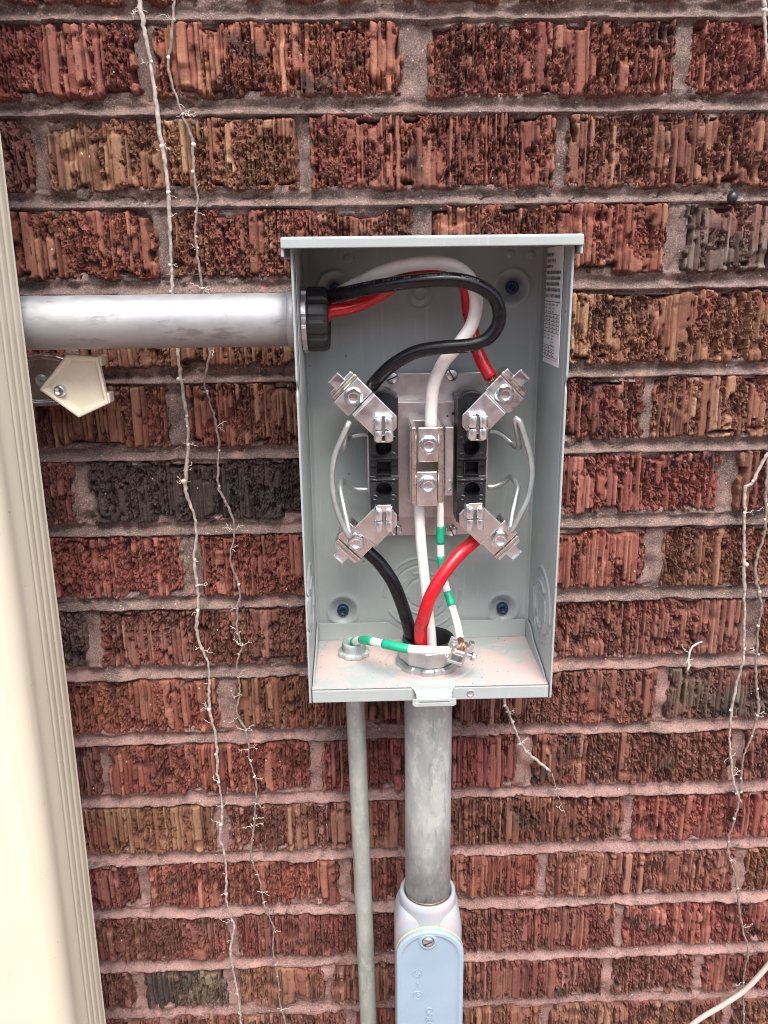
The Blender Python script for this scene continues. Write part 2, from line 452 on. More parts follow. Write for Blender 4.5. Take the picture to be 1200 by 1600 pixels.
GASKET = mat_simple('yellow_gasket', (.74, .62, .22), .6, 0, .1, 60)
RUST = mat_simple('rusty_thread', (.42, .30, .22), .5, .6, .3, 200, .3, 400)
VINE = mat_simple('dry_vine_bark', (.36, .31, .27), .9, 0, .3, 300, .5, 500, dirt=(.12, .09, .07), dirt_amt=.6, dscale=120)
VINE2 = mat_simple('dark_vine_bark', (.22, .17, .145), .9, 0, .3, 300, .5, 500, dirt=(.45, .4, .36), dirt_amt=.4, dscale=120)
ROOT = mat_simple('pale_rootlet', (.62, .56, .48), .9, 0, .2, 300)
CABLE = mat_simple('grey_cable_jacket', (.50, .45, .40), .5, 0, .08, 60, .1, 300)
SOIL = mat_simple('red_mulch', (.29, .195, .17), .95, 0, .35, 6, .6, 60, dirt=(.20, .13, .11), dirt_amt=.6, dscale=9)
BLOCKER_RED = mat_simple('blocker_wall_red', (.34, .17, .13), .9, 0, .25, 9)

# ------------------------------------------------------------------ setting: ground, and an unseen wall added to shape the light
mb = MB(); mb.box(-60, 60, -60, 60, -1.55, -1.45)
g_ = mb.build('ground', SOIL); g_['kind'] = 'structure'

mb = MB(); mb.box(-14, 14, -6.3, -6.0, -1.45, 1.0)
o = mb.build('added_blocker_wall', BLOCKER_RED); o['kind'] = 'structure'  # added behind the camera to cut low frontal sky and reflect pink

# ------------------------------------------------------------------ the brick wall
BANDS = [  # v of each bed joint at u=250 and u=1000
 (22,10),(168,160),(315,302),(450,441),(590,579),(711,698),(830,814),(947,929),(1055,1038),(1158,1138),(1254,1237),(1345,1327),(1430,1409),(1514,1490),(1591,1563),(1667,1635)]
ZB = [float((at(250, a, 0)[2] + at(1000, b, 0)[2]) / 2) for a, b in BANDS]
ROWS = {  # row r lies between band r-1 and band r: brick ends in photo columns (measured at mid height of the row)
 1: [(-160,217),(236,632),(667,1062),(1079,1470)],
 2: [(-330,52),(69,466),(482,873),(885,1270)],
 3: [(-120,245),(264,648),(668,1046),(1070,1450)],
 4: [(-270,100),(116,470),(488,862),(880,1252)],
 5: [(-90,264),(288,645),(662,1011),(1019,1380)],
 6: [(-240,116),(136,486),(503,832),(850,1130),(1153,1480)],
 7: [(-50,287),(312,655),(672,1011),(1036,1360)],
 8: [(-200,134),(151,478),(495,826),(845,1166),(1188,1500)],
 9: [(20,342),(367,680),(697,1026),(1043,1360)],
 10:[(-160,155),(166,485),(501,811),(832,1146),(1160,1470)],
 11:[(36,337),(353,658),(675,977),(989,1300)],
 12:[(-90,218),(228,531),(546,843),(854,1150),(1164,1470)],
 13:[(60,357),(369,658),(674,964),(972,1275)],
 14:[(-80,211),(223,354),(372,508),(517,650),(664,944),(957,1086),(1098,1390)],
 15:[(-30,250),(262,540),(553,848),(860,1132),(1144,1400)]}
# brick body colours: red, brown, tan-brown, purple-red, charcoal
CB = {'r': (.190, .064, .048), 'b': (.164, .070, .049), 't': (.182, .082, .054), 'p': (.174, .062, .050), 'k': (.060, .045, .041), 'o': (.200, .078, .050), 'g': (.115, .082, .068)}
TONE = {1: 'rorr', 2: 'btrb', 3: 'rbrg', 4: 'rbbt', 5: 'bbrt', 6: 'bkbrb', 7: 'rrrb', 8: 'gbbbb', 9: 'rbbg', 10: 'brrbb', 11: 'tbbr', 12: 'rrrbb', 13: 'bppr', 14: 'bgtbpbp', 15: 'pbbbb'}
FLASH = {(3,3): .5, (6,1): .86, (6,0): .58, (8,0): .6, (4,3): .48, (4,0): .5, (10,3): .55, (14,1): .62, (9,3): .6, (2,1): .46, (11,2): .46, (13,2): .42}
random.seed(5)
RECTS = []
for r, lst in ROWS.items():
    ztop, zbot = ZB[r-1], ZB[r]
    vm = (BANDS[r-1][0] + BANDS[r-1][1] + BANDS[r][0] + BANDS[r][1]) / 4
    for i, (a, b) in enumerate(lst):
        xa, xb = at(a, vm + (600-a)*.02, 0)[0] - .0011, at(b, vm + (600-b)*.02, 0)[0] + .0011
        RECTS.append(dict(r=r, i=i, x0=float(xa), x1=float(xb), z0=zbot + .0048 + random.uniform(-.001, .001), z1=ztop - .0046 + random.uniform(-.001, .001),
                          tone=CB[TONE[r][i % len(TONE[r])]], fl=FLASH.get((r, i), random.uniform(.36, .54)), fine=True))
# the wall goes on outside the picture, coarser
WX0, WX1 = -.62, .92
ZALL = list(ZB)
for k in range(3): ZALL.insert(0, ZALL[0] + .0677)
ZALL = ZALL + [ZB[-1] - .0677*(k+1) for k in range(7)]
ZALL.sort(reverse=True)
rowdefs = []
for k in range(len(ZALL)-1):
    zt, zb = ZALL[k], ZALL[k+1]
    r = k - 2
    have = [q for q in RECTS if q['r'] == r]
    if have:
        lo = min(q['x0'] for q in have); hi = max(q['x1'] for q in have)
    else:
        lo = hi = .05 + (.1015 if k % 2 else 0) + .0055; lo -= .011
    x = lo - .011
    while x > WX0:
        RECTS.append(dict(r=r, i=-1, x0=x-.192, x1=x, z0=zb+.0048, z1=zt-.0046, tone=CB[random.choice('rbtpo')], fl=random.uniform(.3, .46), fine=(r == 0 and x > -.3))); x -= .203
    x = hi + .011
    while x < WX1:
        RECTS.append(dict(r=r, i=-1, x0=x, x1=x+.192, z0=zb+.0048, z1=zt-.0046, tone=CB[random.choice('rbtpo')], fl=random.uniform(.3, .46), fine=(r == 0 and x < .6))); x += .203

wall = thing('brick_wall', 'rough red brick wall with pink mortar behind the open meter box', 'wall', (.15, .05, -1.45))

def brick_mesh(w, h, seed, res):
    rs = np.random.RandomState(seed); n1, n2, n3, n4 = (Noise(seed*7+k) for k in range(4))
    nx = max(8, int(w/(res*.78))+1); nz = max(6, int(h/(res*1.28))+1)
    x = np.linspace(-w/2, w/2, nx); z = np.linspace(-h/2, h/2, nz)
    X, Z = np.meshgrid(x, z, indexing='ij')
    mm = 1000.0
    # vertical drag strips of random width
    xs = X + .0011*(n1(X*mm/25, Z*mm/14)-.5)
    edges = [-w/2-.01]
    while edges[-1] < w/2+.01:
        edges.append(edges[-1] + rs.choice([.0016, .0024, .0034, .0048, .0068], p=[.18, .27, .27, .19, .09])*rs.uniform(.8, 1.25))
    edges = np.array(edges); k = np.clip(np.searchsorted(edges, xs.ravel()).reshape(xs.shape)-1, 0, len(edges)-2)
    wid = edges[k+1]-edges[k]; t = (xs-edges[k])/wid
    roughness = rs.uniform(.46, .78)
    sid = rs.rand(len(edges))[k]
    lev = rs.rand(len(edges))[k]
    # where the fired skin has been torn away
    big = n2.fbm(X*mm/28+9, Z*mm/34+3, 2)
    loc = n3.fbm(k*3.17 + X*mm/40, Z*mm/13 + sid*40, 2)
    torn = sst(-.05, .07, roughness*.62 + .30*(sid-.5)*2*.9 + 1.1*(big-.5) + .85*(loc-.5) - .30)
    # keep a run of plain skin at some brick ends, as the photograph shows
    d_in = np.minimum(X+w/2, w/2-X)
    if rs.rand() < .6: torn = torn*sst(.002, .007, np.abs((w/2-X) if rs.rand() < .6 else (X+w/2)))
    cx = X*mm; cz = Z*mm
    wx = cx + 1.2*(n4.fbm(cx/2.6, cz/2.6, 2)-.5); wz = cz + 2.2*(n4.fbm(cx/2.9+40, cz/2.9, 2)-.5)
    c1, e1 = chips(seed+1, wx*1.3, wz*.66, 3.7); c2, e2 = chips(seed+2, wx*1.25+9, wz*.75, 2.0)
    crumb2 = n2.fbm(wx/1.4, wz/2.2+31, 2)
    pit = n3.fbm(wx/3.6+11, wz/7.5, 2)
    tears = ((wz/5.5 + 2.2*n3(k*1.7+wx/7, wz/9)) % 1.0)                   # little cross tears up the strip
    Ht = -.0009 - .0023*lev + .0030*(c1-.5) + .0019*(c2-.5) + .0013*(crumb2-.5) + .0012*(tears-.5)
    Ht -= .0011*(1-sst(.0, .14, e1)) + .0005*(1-sst(0, .2, e2))
    Ht -= .0034*sst(.57, .72, pit)
    Hs = -.0012*lev*lev - .0011*np.abs(2*t-1)**5 + .00025*(n4.fbm(cx/3, cz/9, 2)-.5)
    # fine drag lines on the skin
    Hs += -.00035*sst(.62, .8, n3(cx/.9, cz/30))
    H = Hs*(1-torn) + Ht*torn
    # deep seams between some strips
    seam = np.minimum(t, 1-t)*wid
    sd = rs.rand(len(edges)) ; deep = (sd[k] > .28)
    H -= np.where(deep, .0037*(1-sst(.0002, .0010, seam))*(.35+.9*n4(k*5.3, cz/9)), 0)
    # a few spalls
    sp = n4.fbm(cx/19+7, cz/17, 2); H -= .0030*sst(.66, .80, sp)
    # broken arris
    e = np.minimum(np.minimum(X+w/2, w/2-X), np.minimum(Z+h/2, h/2-Z))*mm
    wob = 5.2*n2.fbm(cx/9, cz/7, 3)**2 + 1.2*(chips(seed+5, cx, cz, 3.5)[0]-.2) + 6.0*sst(.58, .72, n1.fbm(cx/17+5, cz/10, 2))
    ed = np.clip((e-wob+.6)/2.4, 0, 1)
    H = H*ed - .013*(1-ed)**1.6
    H = np.maximum(H, -.0135)
    bd = (e < 1e-6); H = np.where(bd, -.014, H)
    V = np.stack([X, -H, Z], -1).reshape(-1, 3)
    me = np_mesh('brick', V, grid_faces(nx, nz), True)
    tf = torn[:-1, :-1].ravel() < .35
    me.polygons.foreach_set('use_smooth', tf)
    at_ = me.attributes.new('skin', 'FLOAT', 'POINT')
    sk = (1-torn)*(.25+.75*rs.rand(len(edges))[k])*sst(-.004, -.0012, H)  # fades in recesses, painting seams and pits with the darker torn tone
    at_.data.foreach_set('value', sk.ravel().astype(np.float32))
    tn = np.clip(rs.rand(len(edges))[k]*.75 + .5*(n1.fbm(X*mm/30+3, Z*mm/30, 2)-.25), 0, 1)
    at2 = me.attributes.new('tone', 'FLOAT', 'POINT'); at2.data.foreach_set('value', tn.ravel().astype(np.float32))
    return me
for q in RECTS:
    w = q['x1']-q['x0']; h = q['z1']-q['z0']
    seed = int(abs(hash((q['r'], round(q['x0']*1000)))) % 90000) if False else (q['r']+20)*911 + int(round((q['x0']+2)*1000))
    q['seed'] = seed
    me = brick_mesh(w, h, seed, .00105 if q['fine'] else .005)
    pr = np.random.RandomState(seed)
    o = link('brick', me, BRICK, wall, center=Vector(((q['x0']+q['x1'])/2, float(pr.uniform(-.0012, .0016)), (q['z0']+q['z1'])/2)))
    o.rotation_euler = (pr.uniform(-.012, .012), pr.uniform(-.006, .006), pr.uniform(-.006, .006))
    j = pr.uniform(.98, 1.26)
    o.color = (q['tone'][0]*j, q['tone'][1]*j*pr.uniform(.92, 1.08), q['tone'][2]*j*pr.uniform(.92, 1.08), q['fl'])

def mortar_sheet(x0, x1, xres, fine):
    zs = []
    for k in range(len(ZALL)-1):
        zt, zb = ZALL[k], ZALL[k+1]
        if fine and -1.0 < zb < .07:
            zs += list(np.arange(zt+.0105, zt-.0115, -.0012)); zs += list(np.linspace(zt-.0115, zb+.0110, 10))[1:]
        else:
            zs += list(np.linspace(zt+.0075, zt-.0095, 6)); zs += list(np.linspace(zt-.0095, zb+.0080, 5))[1:]
    zs = np.array(sorted(set(np.round(zs, 5)), reverse=True))
    xs = np.arange(x0, x1+xres*.5, xres)
    X, Z = np.meshgrid(xs, zs, indexing='ij')
    n1, n2, n3 = Noise(901), Noise(902), Noise(903)
    ZA = np.array(ZALL); 
    zz = Z + .0018*(n1.fbm(X*40, Z*12, 2)-.5)
    bi = np.abs(zz[..., None]-ZA).argmin(-1); dz = zz-ZA[bi]; t = dz/.0056
    tt = t - .22; bed = np.where(tt < 0, -.0098 + .0092*np.clip(-tt/1.2, 0, 1.15)**1.25, -.0098 + .0026*np.clip(tt, 0, 1.3)**1.3)
    inbrick = np.zeros_like(X)
    dperp = np.full_like(X, 1.0)
    for q in RECTS:
        ins = (X > q['x0']+.0055) & (X < q['x1']-.0055) & (Z > q['z0']+.006) & (Z < q['z1']-.006)
        inbrick[ins] = 1
    perp = -.0075 + .0042*(n2.fbm(X*60, Z*45, 3)-.5)*2
    m = sst(.85, 1.15, np.abs(t))
    H = bed*(1-m) + perp*m
    H += .0055*(n2.fbm(X*85, Z*160, 4)-.5) + .0022*(n3.fbm(X*300, Z*420, 2)-.5) + .0045*(n1.fbm(X*28+7, Z*50, 3)-.5)
    H += .0026*sst(.60, .78, n3.fbm(X*22, Z*60, 3))        # lumps and smears
    crack = np.abs(n1.fbm(X*35+60, Z*70, 3)-.5); H -= .0025*(1-sst(.004, .018, crack))*sst(.45, .6, n2(X*14, Z*14))
    H = np.where(inbrick > 0, -.0160, np.maximum(H, -.0150))
    V = np.stack([X, -H, Z], -1).reshape(-1, 3)
    return np_mesh('mortar', V, grid_faces(*X.shape)[:, ::-1], True)
link('mortar', mortar_sheet(-.27, .60, .0018, True), MORTAR, wall)
link('mortar', mortar_sheet(WX0, -.27, .006, False), MORTAR, wall)
link('mortar', mortar_sheet(.60, WX1, .006, False), MORTAR, wall)
mb = MB(); mb.box(WX0, WX1, .0175, .11, -1.45, ZALL[0]); mb.build('wall_core', MORTAR, wall)

#@@OBJECTS@@
# ------------------------------------------------------------------ downspout
def build_downspout():
    yb, yf = -.075, -.158
    X = lambda z: -.0872 + .0152*z          # right side, leaning a hair
    W = .112
    # cross-section (dx from the right side, y), clockwise from the right back corner
    prof = []
    ys = np.linspace(yb-.006, yf+.020, 160)
    for y in ys:
        s = (yb - y)/(yb-yf)                # 0 back .. 1 front
        dx = 0
        for c in (.10, .23, .36, .49):
            dx -= .0009*math.exp(-((s-c)/.022)**2)
        dx -= .0022*sst(.50, .72, s)
        prof.append((dx, y))
    r = .020
    for a in np.linspace(0, math.pi/2, 18)[1:]: prof.append((-.0022 - r*(1-math.cos(a)), yf + r - r*math.sin(a)))
    for i, d in enumerate(np.linspace(-.0245, -W+.024, 120)):
        k = 0
        for c in (.30, .42, .58, .70): k += .0006*math.exp(-((d/-W-c)/.035)**2)
        prof.append((d, yf + k))
    for a in np.linspace(0, math.pi/2, 8): prof.append((-W + r - r*math.sin(a), yf + r - r*math.cos(a)))
    prof += [(-W, yb-.006), (-W+.006, yb), (-.006, yb)]
    zs = np.linspace(.32, -1.40, 40)
    V = []; 
    for z in zs:
        for dx, y in prof: V.append((X(z)+dx + .0006*math.sin(z*9), y, z))
    n = len(prof); F = []
    for i in range(len(zs)-1):
        for k in range(n):
            k2 = (k+1) % n; F.append((i*n+k, i*n+k2, (i+1)*n+k2, (i+1)*n+k))
    t = thing('downspout', 'tall cream fluted metal downspout running down the left side', 'downspout', (X(-1.4)-W/2, -.115, -1.40))
    mb = MB(); mb.add(V, F, True); mb.build('pipe', BEIGE, t)
    # crimped seam along the back corner and a shallow elbow shoe at the foot
    mb = MB(); mb.tube([(X(z)-.012, yb+.0005, z) for z in np.linspace(.31, -1.39, 20)], .0022, 8); mb.build('seam', BEIGE, t)
    mb = MB()
    path = [(X(-1.4)-W/2, -.1165, -1.39), (X(-1.4)-W/2, -.125, -1.405), (X(-1.4)-W/2, -.15, -1.42), (X(-1.4)-W/2, -.23, -1.43)]
    mb.tube(smooth_path(path, 4), .024, 12); mb.build('shoe', BEIGE, t)
build_downspout()

# ------------------------------------------------------------------ strap clip beside the downspout
def poly_at(pts, y): return [(float(at(u, v, y)[0]), float(at(u, v, y)[2])) for u, v in pts]
def inset(poly, f):
    cx = sum(p[0] for p in poly)/len(poly); cz = sum(p[1] for p in poly)/len(poly)
    return [(cx+(p[0]-cx)*f, cz+(p[1]-cz)*f) for p in poly]
def dish(mb, poly, steps):
    """rings of the polygon scaled by f at depth y, closed at the last one"""
    n = len(poly); v = []
    for f, y in steps: v += [(p[0], y, p[1]) for p in inset(poly, f)]
    F = []
    for i in range(len(steps)-1):
        for k in range(n): F.append((i*n+k, i*n+(k+1) % n, (i+1)*n+(k+1) % n, (i+1)*n+k))
    F.append([(len(steps)-1)*n+k for k in range(n)])
    mb.add(v, F)
def build_clip():
    t = thing('strap_clip', 'cream pentagon metal clip on a shiny bracket below the horizontal conduit', 'clip', at(110, 640, -.015))
    pl = poly_at([(20,560),(44,556),(62,553),(90,556),(118,565),(118,612),(92,633),(55,635),(20,630)], -.016)
    mb = MB(); dish(mb, pl[::-1], [(1, -.004), (1, -.0165), (.97, -.018), (.86, -.018), (.80, -.0145)]); mb.build('bracket_plate', ALU_B, t, .0006)
    c = at(65, 594, -.0145); mb = MB(); mb.lathe(c, (0,-1,0), [(.0048,0),(.0046,.0016),(.003,.0024),(.0005,.0026)], 14); mb.build('screw', GALV_S, t)
    pg = poly_at([(104,553),(153,557),(170,631),(123,653),(61,609)], -.036)
    mb = MB(); dish(mb, pg[::-1], [(.985, -.0315), (1, -.034), (.985, -.0364), (.90, -.0368), (.85, -.0355), (.77, -.0312), (.4, -.0312)]); mb.build('flap', BEIGE2, t, .0005)
    mb = MB(); c = at(93, 611, -.0355); mb.lathe(c, (0,-1,0), [(.0045,-.004),(.0045,.0008),(.0036,.0016),(.0027,.0016),(.0025,.0004),(.0003,.0004)], 20); mb.build('rivet', ALU_B, t)
    for u, v in ((155,564), (168,622)):
        mb = MB(); a = at(u, v, -.034); mb.box(a[0]-.0018, a[0]+.0018, -.0345, -.022, a[2]-.0042, a[2]+.0042); mb.build('folded_tab', BEIGE2, t, .001, 3)
    mb = MB(); a = at(93, 611, -.03); mb.lathe((a[0], -.0165, a[2]), (0,-1,0), [(.003,0),(.003,.016)], 12); mb.build('rivet_stem', GALV_S, t)
build_clip()

# ------------------------------------------------------------------ meter box
XL, XR = .1030, .2950; YB, YF = -.010, -.107; ZT, ZF = -.1705, -.5055
TS = .0016
def ring_h(d, r, w, h): return h*np.exp(-((d-r)/w)**2)
def solid_sheet(V, F, na, nb, off):
    """adds a back skin shifted by off and closes the rim"""
    n = len(V); V2 = V + np.array(off); F2 = F[:, ::-1] + n
    i = np.arange(na*nb).reshape(na, nb)
    rim = np.concatenate([i[0, :], i[1:, -1], i[-1, :-1][::-1], i[1:-1, 0][::-1]])
    a = rim; b = np.roll(rim, -1)
    F3 = np.stack([b, a, a+n, b+n], 1)
    return np.concatenate([V, V2]), np.concatenate([F, F2, F3])
box = thing('meter_box', 'open pale grey steel electric meter box mounted on the brick wall', 'meter box', ((XL+XR)/2, YB, -.517))
SCREWS = [(524, 452), (800, 449), (536, 953), (785, 950)]
def back_h(X, Z):
    H = np.zeros_like(X)
    for u, v in SCREWS:
        c = at(u, v, YB); d = np.hypot(X-c[0], Z-c[2])
        H += -.0060*(1-sst(.0045, .0130, d)) + ring_h(d, .0138, .0018, .0010)
    c = at(656, 459, YB); d = np.hypot(X-c[0], Z-c[2])
    H += .0015*(1-sst(.004, .0125, d)) + ring_h(d, .0052, .0008, .0014) - ring_h(d, .0095, .0010, .0013)
    c = at(660, 927, YB); d = np.hypot(X-c[0], Z-c[2]); th = np.arctan2(Z-c[2], X-c[0])
    for r, s, ph in ((.0335, 1, .3), (.0265, -1, 1.2), (.0195, 1, 2.2), (.0140, -1, .1)):
        H += ring_h(d, r, .0009, .0013*s)*(np.abs(((th-ph) % math.pi)-math.pi/2) < 1.38)
    H += .0007*s*0
    for u, v in ((543, 404), (798, 396), (830, 398)):
        c = at(u, v, YB); d = np.hypot(X-c[0], Z-c[2]); H += .0008*(1-sst(.002, .0036, d))
    # bends into the side panels
    H += .0035*(1-sst(0, .0045, X-XL-TS))**2 + .0035*(1-sst(0, .0045, XR-TS-X))**2
    return H
V, F = sheet(260, 440, XL+.0004, XR-.0004, ZF-.006, ZT-.0004, back_h, lambda a, b, h: (a, YB-h, b))
V, F = solid_sheet(V, F, 260, 440, (0, .0015, 0))
link('back_panel', np_mesh('back_panel', V, F), ENAMEL, box)
def side_h(yc, zc, R, sgn, seam):
    def fn(Y, Z):
        d = np.hypot(Y-yc, Z-zc); th = np.arctan2(Z-zc, Y-yc); H = np.zeros_like(Y)
        for r, s, ph in ((R, 1, .3), (R*.8, -1, 1.4), (R*.62, 1, 2.4), (R*.45, -1, .2)):
            H += ring_h(d, r, .0010, .0015*s)*(np.abs(((th-ph) % math.pi)-math.pi/2) < 1.4)
        H += .0011*(1-sst(R*.7, R*.95, d))
        H += .0012*sst(-.078, -.084, Y)*sst(ZF+.02, ZF+.05, Z)*0
        H -= .0010*(1-sst(.0005, .0022, np.abs(Y+.0985)))*.5       # stiffening crease near the front edge
        return H
    return fn
def side_panel(x, sgn, yc, zc, R):
    # sgn +1: inner face looks to +x (left panel); -1: right panel
    na, nb = 130, 420
    fn = side_h(yc, zc, R, sgn, 0)
    Ys = np.linspace(YB-.0002, YF, na); Zs = np.linspace(ZF-.0105, ZT-.0003, nb)
    A, B = np.meshgrid(Ys, Zs, indexing='ij'); H = fn(A, B)
    Yn = A.copy()
    # a small notch and a step in the front edge
    k = sst(-.105, -.107, A)
    Yn += k*.0022*np.exp(-((B+.268)/.0035)**2)
    Yn += k*.0012*sst(-.262, -.266, B)
    V = np.stack([x + sgn*(TS+H), Yn, B], -1).reshape(-1, 3); F = grid_faces(na, nb)
    if sgn < 0: F = F[:, ::-1]
    V2, F2 = solid_sheet(V, F, na, nb, (0, 0, 0))
    n = len(V); V2[n:, 0] = x
    return np_mesh('side_panel', V2, F2)
o = link('side_panel', side_panel(XL, 1, -.080, -.440, .030), ENAMEL, box)
o['label'] = 'left side panel with the conduit entry'
o = link('side_panel', side_panel(XR, -1, -.066, -.453, .031), ENAMEL, box)
o['label'] = 'right side panel with the printed sticker inside'
# hood: a shallow tray turned down over the top
HX0, HX1, HY = .0975, .2985, -.1165
mb = MB()
mb.box(HX0, HX1, HY, -.004, -.1696, -.1672)
hood = mb.build('hood', ENAMEL, box, .0016, 4)
mb = MB(); mb.box(HX0, HX1, HY-.0001, HY+.0018, -.1745, -.1682); mb.build('front_lip', ENAMEL, hood, .0007, 3)
for x0, x1 in ((HX0-.0001, HX0+.0018), (HX1-.0018, HX1+.0001)):
    mb = MB(); mb.prism([(0, 0)]*0 or [(x0, -.1690), (x1, -.1690), (x1, -.1800), (x0, -.1800)], HY+.0012, -.012); mb.build('side_lip', ENAMEL, hood, .0007, 2)
# floor tray
hub = np.array([.2005, -.0605]); 
def floor_h(X, Y):
    d = np.hypot(X-hub[0], Y-hub[1]); H = ring_h(d, .0370, .0010, -.0008) + .0006*(1-sst(.036, .038, d))
    c = atz(776, 1014, ZF); d = np.hypot(X-c[0], Y-c[1]); H += ring_h(d, .0085, .0005, -.0006) - .0004*(1-sst(.008, .0086, d))
    c = atz(812, 1009, ZF); d = np.hypot(X-c[0], Y-c[1]); H += ring_h(d, .0034, .0004, .0004)
    c = atz(553, 1022, ZF); d = np.hypot(X-c[0], Y-c[1]); H += ring_h(d, .0150, .0006, -.0005)
    return H
V, F = sheet(140, 80, XL+TS+.0006, XR-TS-.0006, -.1035, -.0125, floor_h, lambda a, b, h: (a, b, ZF+h))
V, F = solid_sheet(V, F, 140, 80, (0, 0, -.0015))
floor = link('floor_panel', np_mesh('floor_panel', V, F), ENAMEL_D, box)
mb = MB(); xl, xr = XL+TS+.0008, XR-TS-.0008
zl = ZF - .0108
for a, b, nm in ((xl, .1872, -1), (.2148, xr, 1)):
    mb = MB(); p = [(a, ZF-.0004), (b, ZF-.0004), (b, zl), (a, zl)]
    k = .004
    if nm < 0: p = [(a, ZF-.0004), (b-k, ZF-.0004), (b-.001, ZF-.0014), (b, ZF-k), (b, zl), (a, zl)]
    else: p = [(a+k, ZF-.0004), (b, ZF-.0004), (b, zl), (a, zl), (a, ZF-k), (a+.001, ZF-.0014)]
    mb.prism(p, -.1050, -.1035); mb.build('front_flange', ENAMEL, floor, .0006, 2)
mb = MB()   # floor carried on down as a sloping tongue with a slotted seal tab
x0, x1 = .1838, .2180
def strip(prof, xa, xb_, t_=.0014):
    n = len(prof); v = []
    for (y, z, w) in prof: v += [(xa-w, y, z), (xb_+w, y, z), (xb_+w, y+t_*.6, z-t_), (xa-w, y+t_*.6, z-t_)]
    F = []
    for i in range(n-1):
        b = i*4
        for k in range(4): F.append((b+k, b+4+k, b+4+(k+1) % 4, b+(k+1) % 4))
    F += [(0, 1, 2, 3), (4*n-1, 4*n-2, 4*n-3, 4*n-4)]
    mb.add(v, F)
strip([(-.1030, ZF+.0006, .0045), (-.1070, ZF, .0018), (-.1115, ZF-.0016, .0002), (-.1150, ZF-.0040, 0)], .1872, .2148)
for pts in ([(x0,-.5088),(x1,-.5088),(x1,-.5110),(x0,-.5110)], [(x0,-.5110),(x0+.0055,-.5110),(x0+.0055,-.5119),(x0,-.5119)], [(x1-.0055,-.5110),(x1,-.5110),(x1,-.5119),(x1-.0055,-.5119)],
            [(x0,-.5119),(x1,-.5119),(x1,-.5138),(x1-.002,-.5152),(x0+.002,-.5152),(x0,-.5138)]):
    mb.prism(pts, -.1168, -.1150)
mb.build('seal_tab', ENAMEL, floor, .0004, 2)
mb = MB(); mb.lathe((at(735, 1083, -.105)[0], -.105, ZF-.0052), (0,-1,0), [(.0030,-.001),(.0030,.0006),(.0024,.0009),(.0022,.0003),(.0003,.0003)], 20); mb.build('dimple', ALU, floor)
# upturned back flange with clipped corners around the hub
for pts in ([(xl+.001,ZF),(hub[0]-.020,ZF),(hub[0]-.020,ZF+.008),(hub[0]-.033,ZF+.0165),(xl+.001,ZF+.0165)], [(hub[0]+.020,ZF),(xr-.001,ZF),(xr-.001,ZF+.0165),(hub[0]+.031,ZF+.0165),(hub[0]+.020,ZF+.009)]):
    mb = MB(); mb.prism(pts, -.0140, -.0126); mb.build('back_flange', ENAMEL, floor, .0004)
for x0, x1, sg in ((xl-.0002, xl+.0012, 1), (xr-.0012, xr+.0002, -1)):
    mb = MB(); prof = [(-.015, ZF), (-.095, ZF), (-.085, ZF+.004), (-.045, ZF+.011), (-.03, ZF+.018), (-.015, ZF+.018)]
    v = [(x0, y, z) for y, z in prof] + [(x1, y, z) for y, z in prof]; n = 6
    mb.add(v, [list(range(n)), list(range(2*n-1, n-1, -1))] + [(i, (i+1) % n + 0, (i+1) % n + n, i+n)[::-1] for i in range(n)]); mb.build('side_flange', ENAMEL, floor, .0004)
for u, v in SCREWS:
    c = at(u, v, YB+.003)
    mb = MB(); mb.lathe((c[0], YB+.0030, c[2]), (0,-1,0), [(.0052,-.002),(.0052,.0016),(.0047,.0030),(.0030,.0034),(.0026,.0022),(.0003,.0020)], 18)
    a = random.uniform(0, 3); dx, dz = math.cos(a)*.0044, math.sin(a)*.0044; px, pz = -math.sin(a)*.0006, math.cos(a)*.0006
    s_ = mb.build('mounting_screw', BLUE, box)
    mb = MB(); mb.prism([(c[0]+dx+px, c[2]+dz+pz), (c[0]-dx+px, c[2]-dz+pz), (c[0]-dx-px, c[2]-dz-pz), (c[0]+dx-px, c[2]+dz-pz)], YB-.0006, YB+.002); mb.build('slot', BLACKB, s_)
# printed sticker inside the right panel
xs_ = XR - TS - .0006
def lab(mb, y0, y1, z0, z1, x): mb.add([(x, y0, z0), (x, y1, z0), (x, y1, z1), (x, y0, z1)], [(0, 1, 2, 3)])
mb = MB(); mb.box(xs_-.00025, xs_+.0001, -.0855, -.0335, -.2585, -.1735); st = mb.build('sticker', PAPER, box)
mb = MB(); x_ = xs_ - .0006
rnd = random.Random(3)
def text_rows(z, y0, y1, h, fill):
    y = y0
    while y > y1:
        w = rnd.choice((.0010, .0013, .0016)); 
        if rnd.random() < .9: 
            lab(mb, y, y-w*.35, z, z+h, x_); lab(mb, y-w*.6, y-w*.85, z, z+h*rnd.choice((1, .55)), x_)
            if rnd.random() < fill: lab(mb, y, y-w*.85, z+h*rnd.choice((0, .42, .8)), z+h*rnd.choice((.2, .6, 1.0)), x_)
        y -= w*1.15
yl, yr = -.0355, -.0835
for i, ye in enumerate((.42, .60, .40, .98, .95, .86, .95, .95)):
    text_rows(-.1800-.0042*i, yl, yl+(yr-yl)*ye, .0024, .8)
z = -.2128
lab(mb, yl, yr, z, z+.0005, x_)
for i in range(4):
    y = yl-.001-.0115*i
    for k in range(3 if i != 3 else 1): text_rows(z-.0024-.0026*k, y, y-.0065, .0012, .5)
z = -.2215
for i in range(7): lab(mb, yl, yr, z-.0027*i, z-.0027*i+.0004, x_) if i < 6 else None
for i in range(5):
    for k in range(4): text_rows(z-.0021-.0027*i, yl-.004-.0118*k, yl-.0068-.0118*k, .0013, .9)
z = -.2362
for i in range(3):
    y = yl-.001-.0115*i
    for k in range(2 if i != 2 else 4): text_rows(z-.0014-.0024*k, y, y-.006, .0011, .5)
z = -.2450
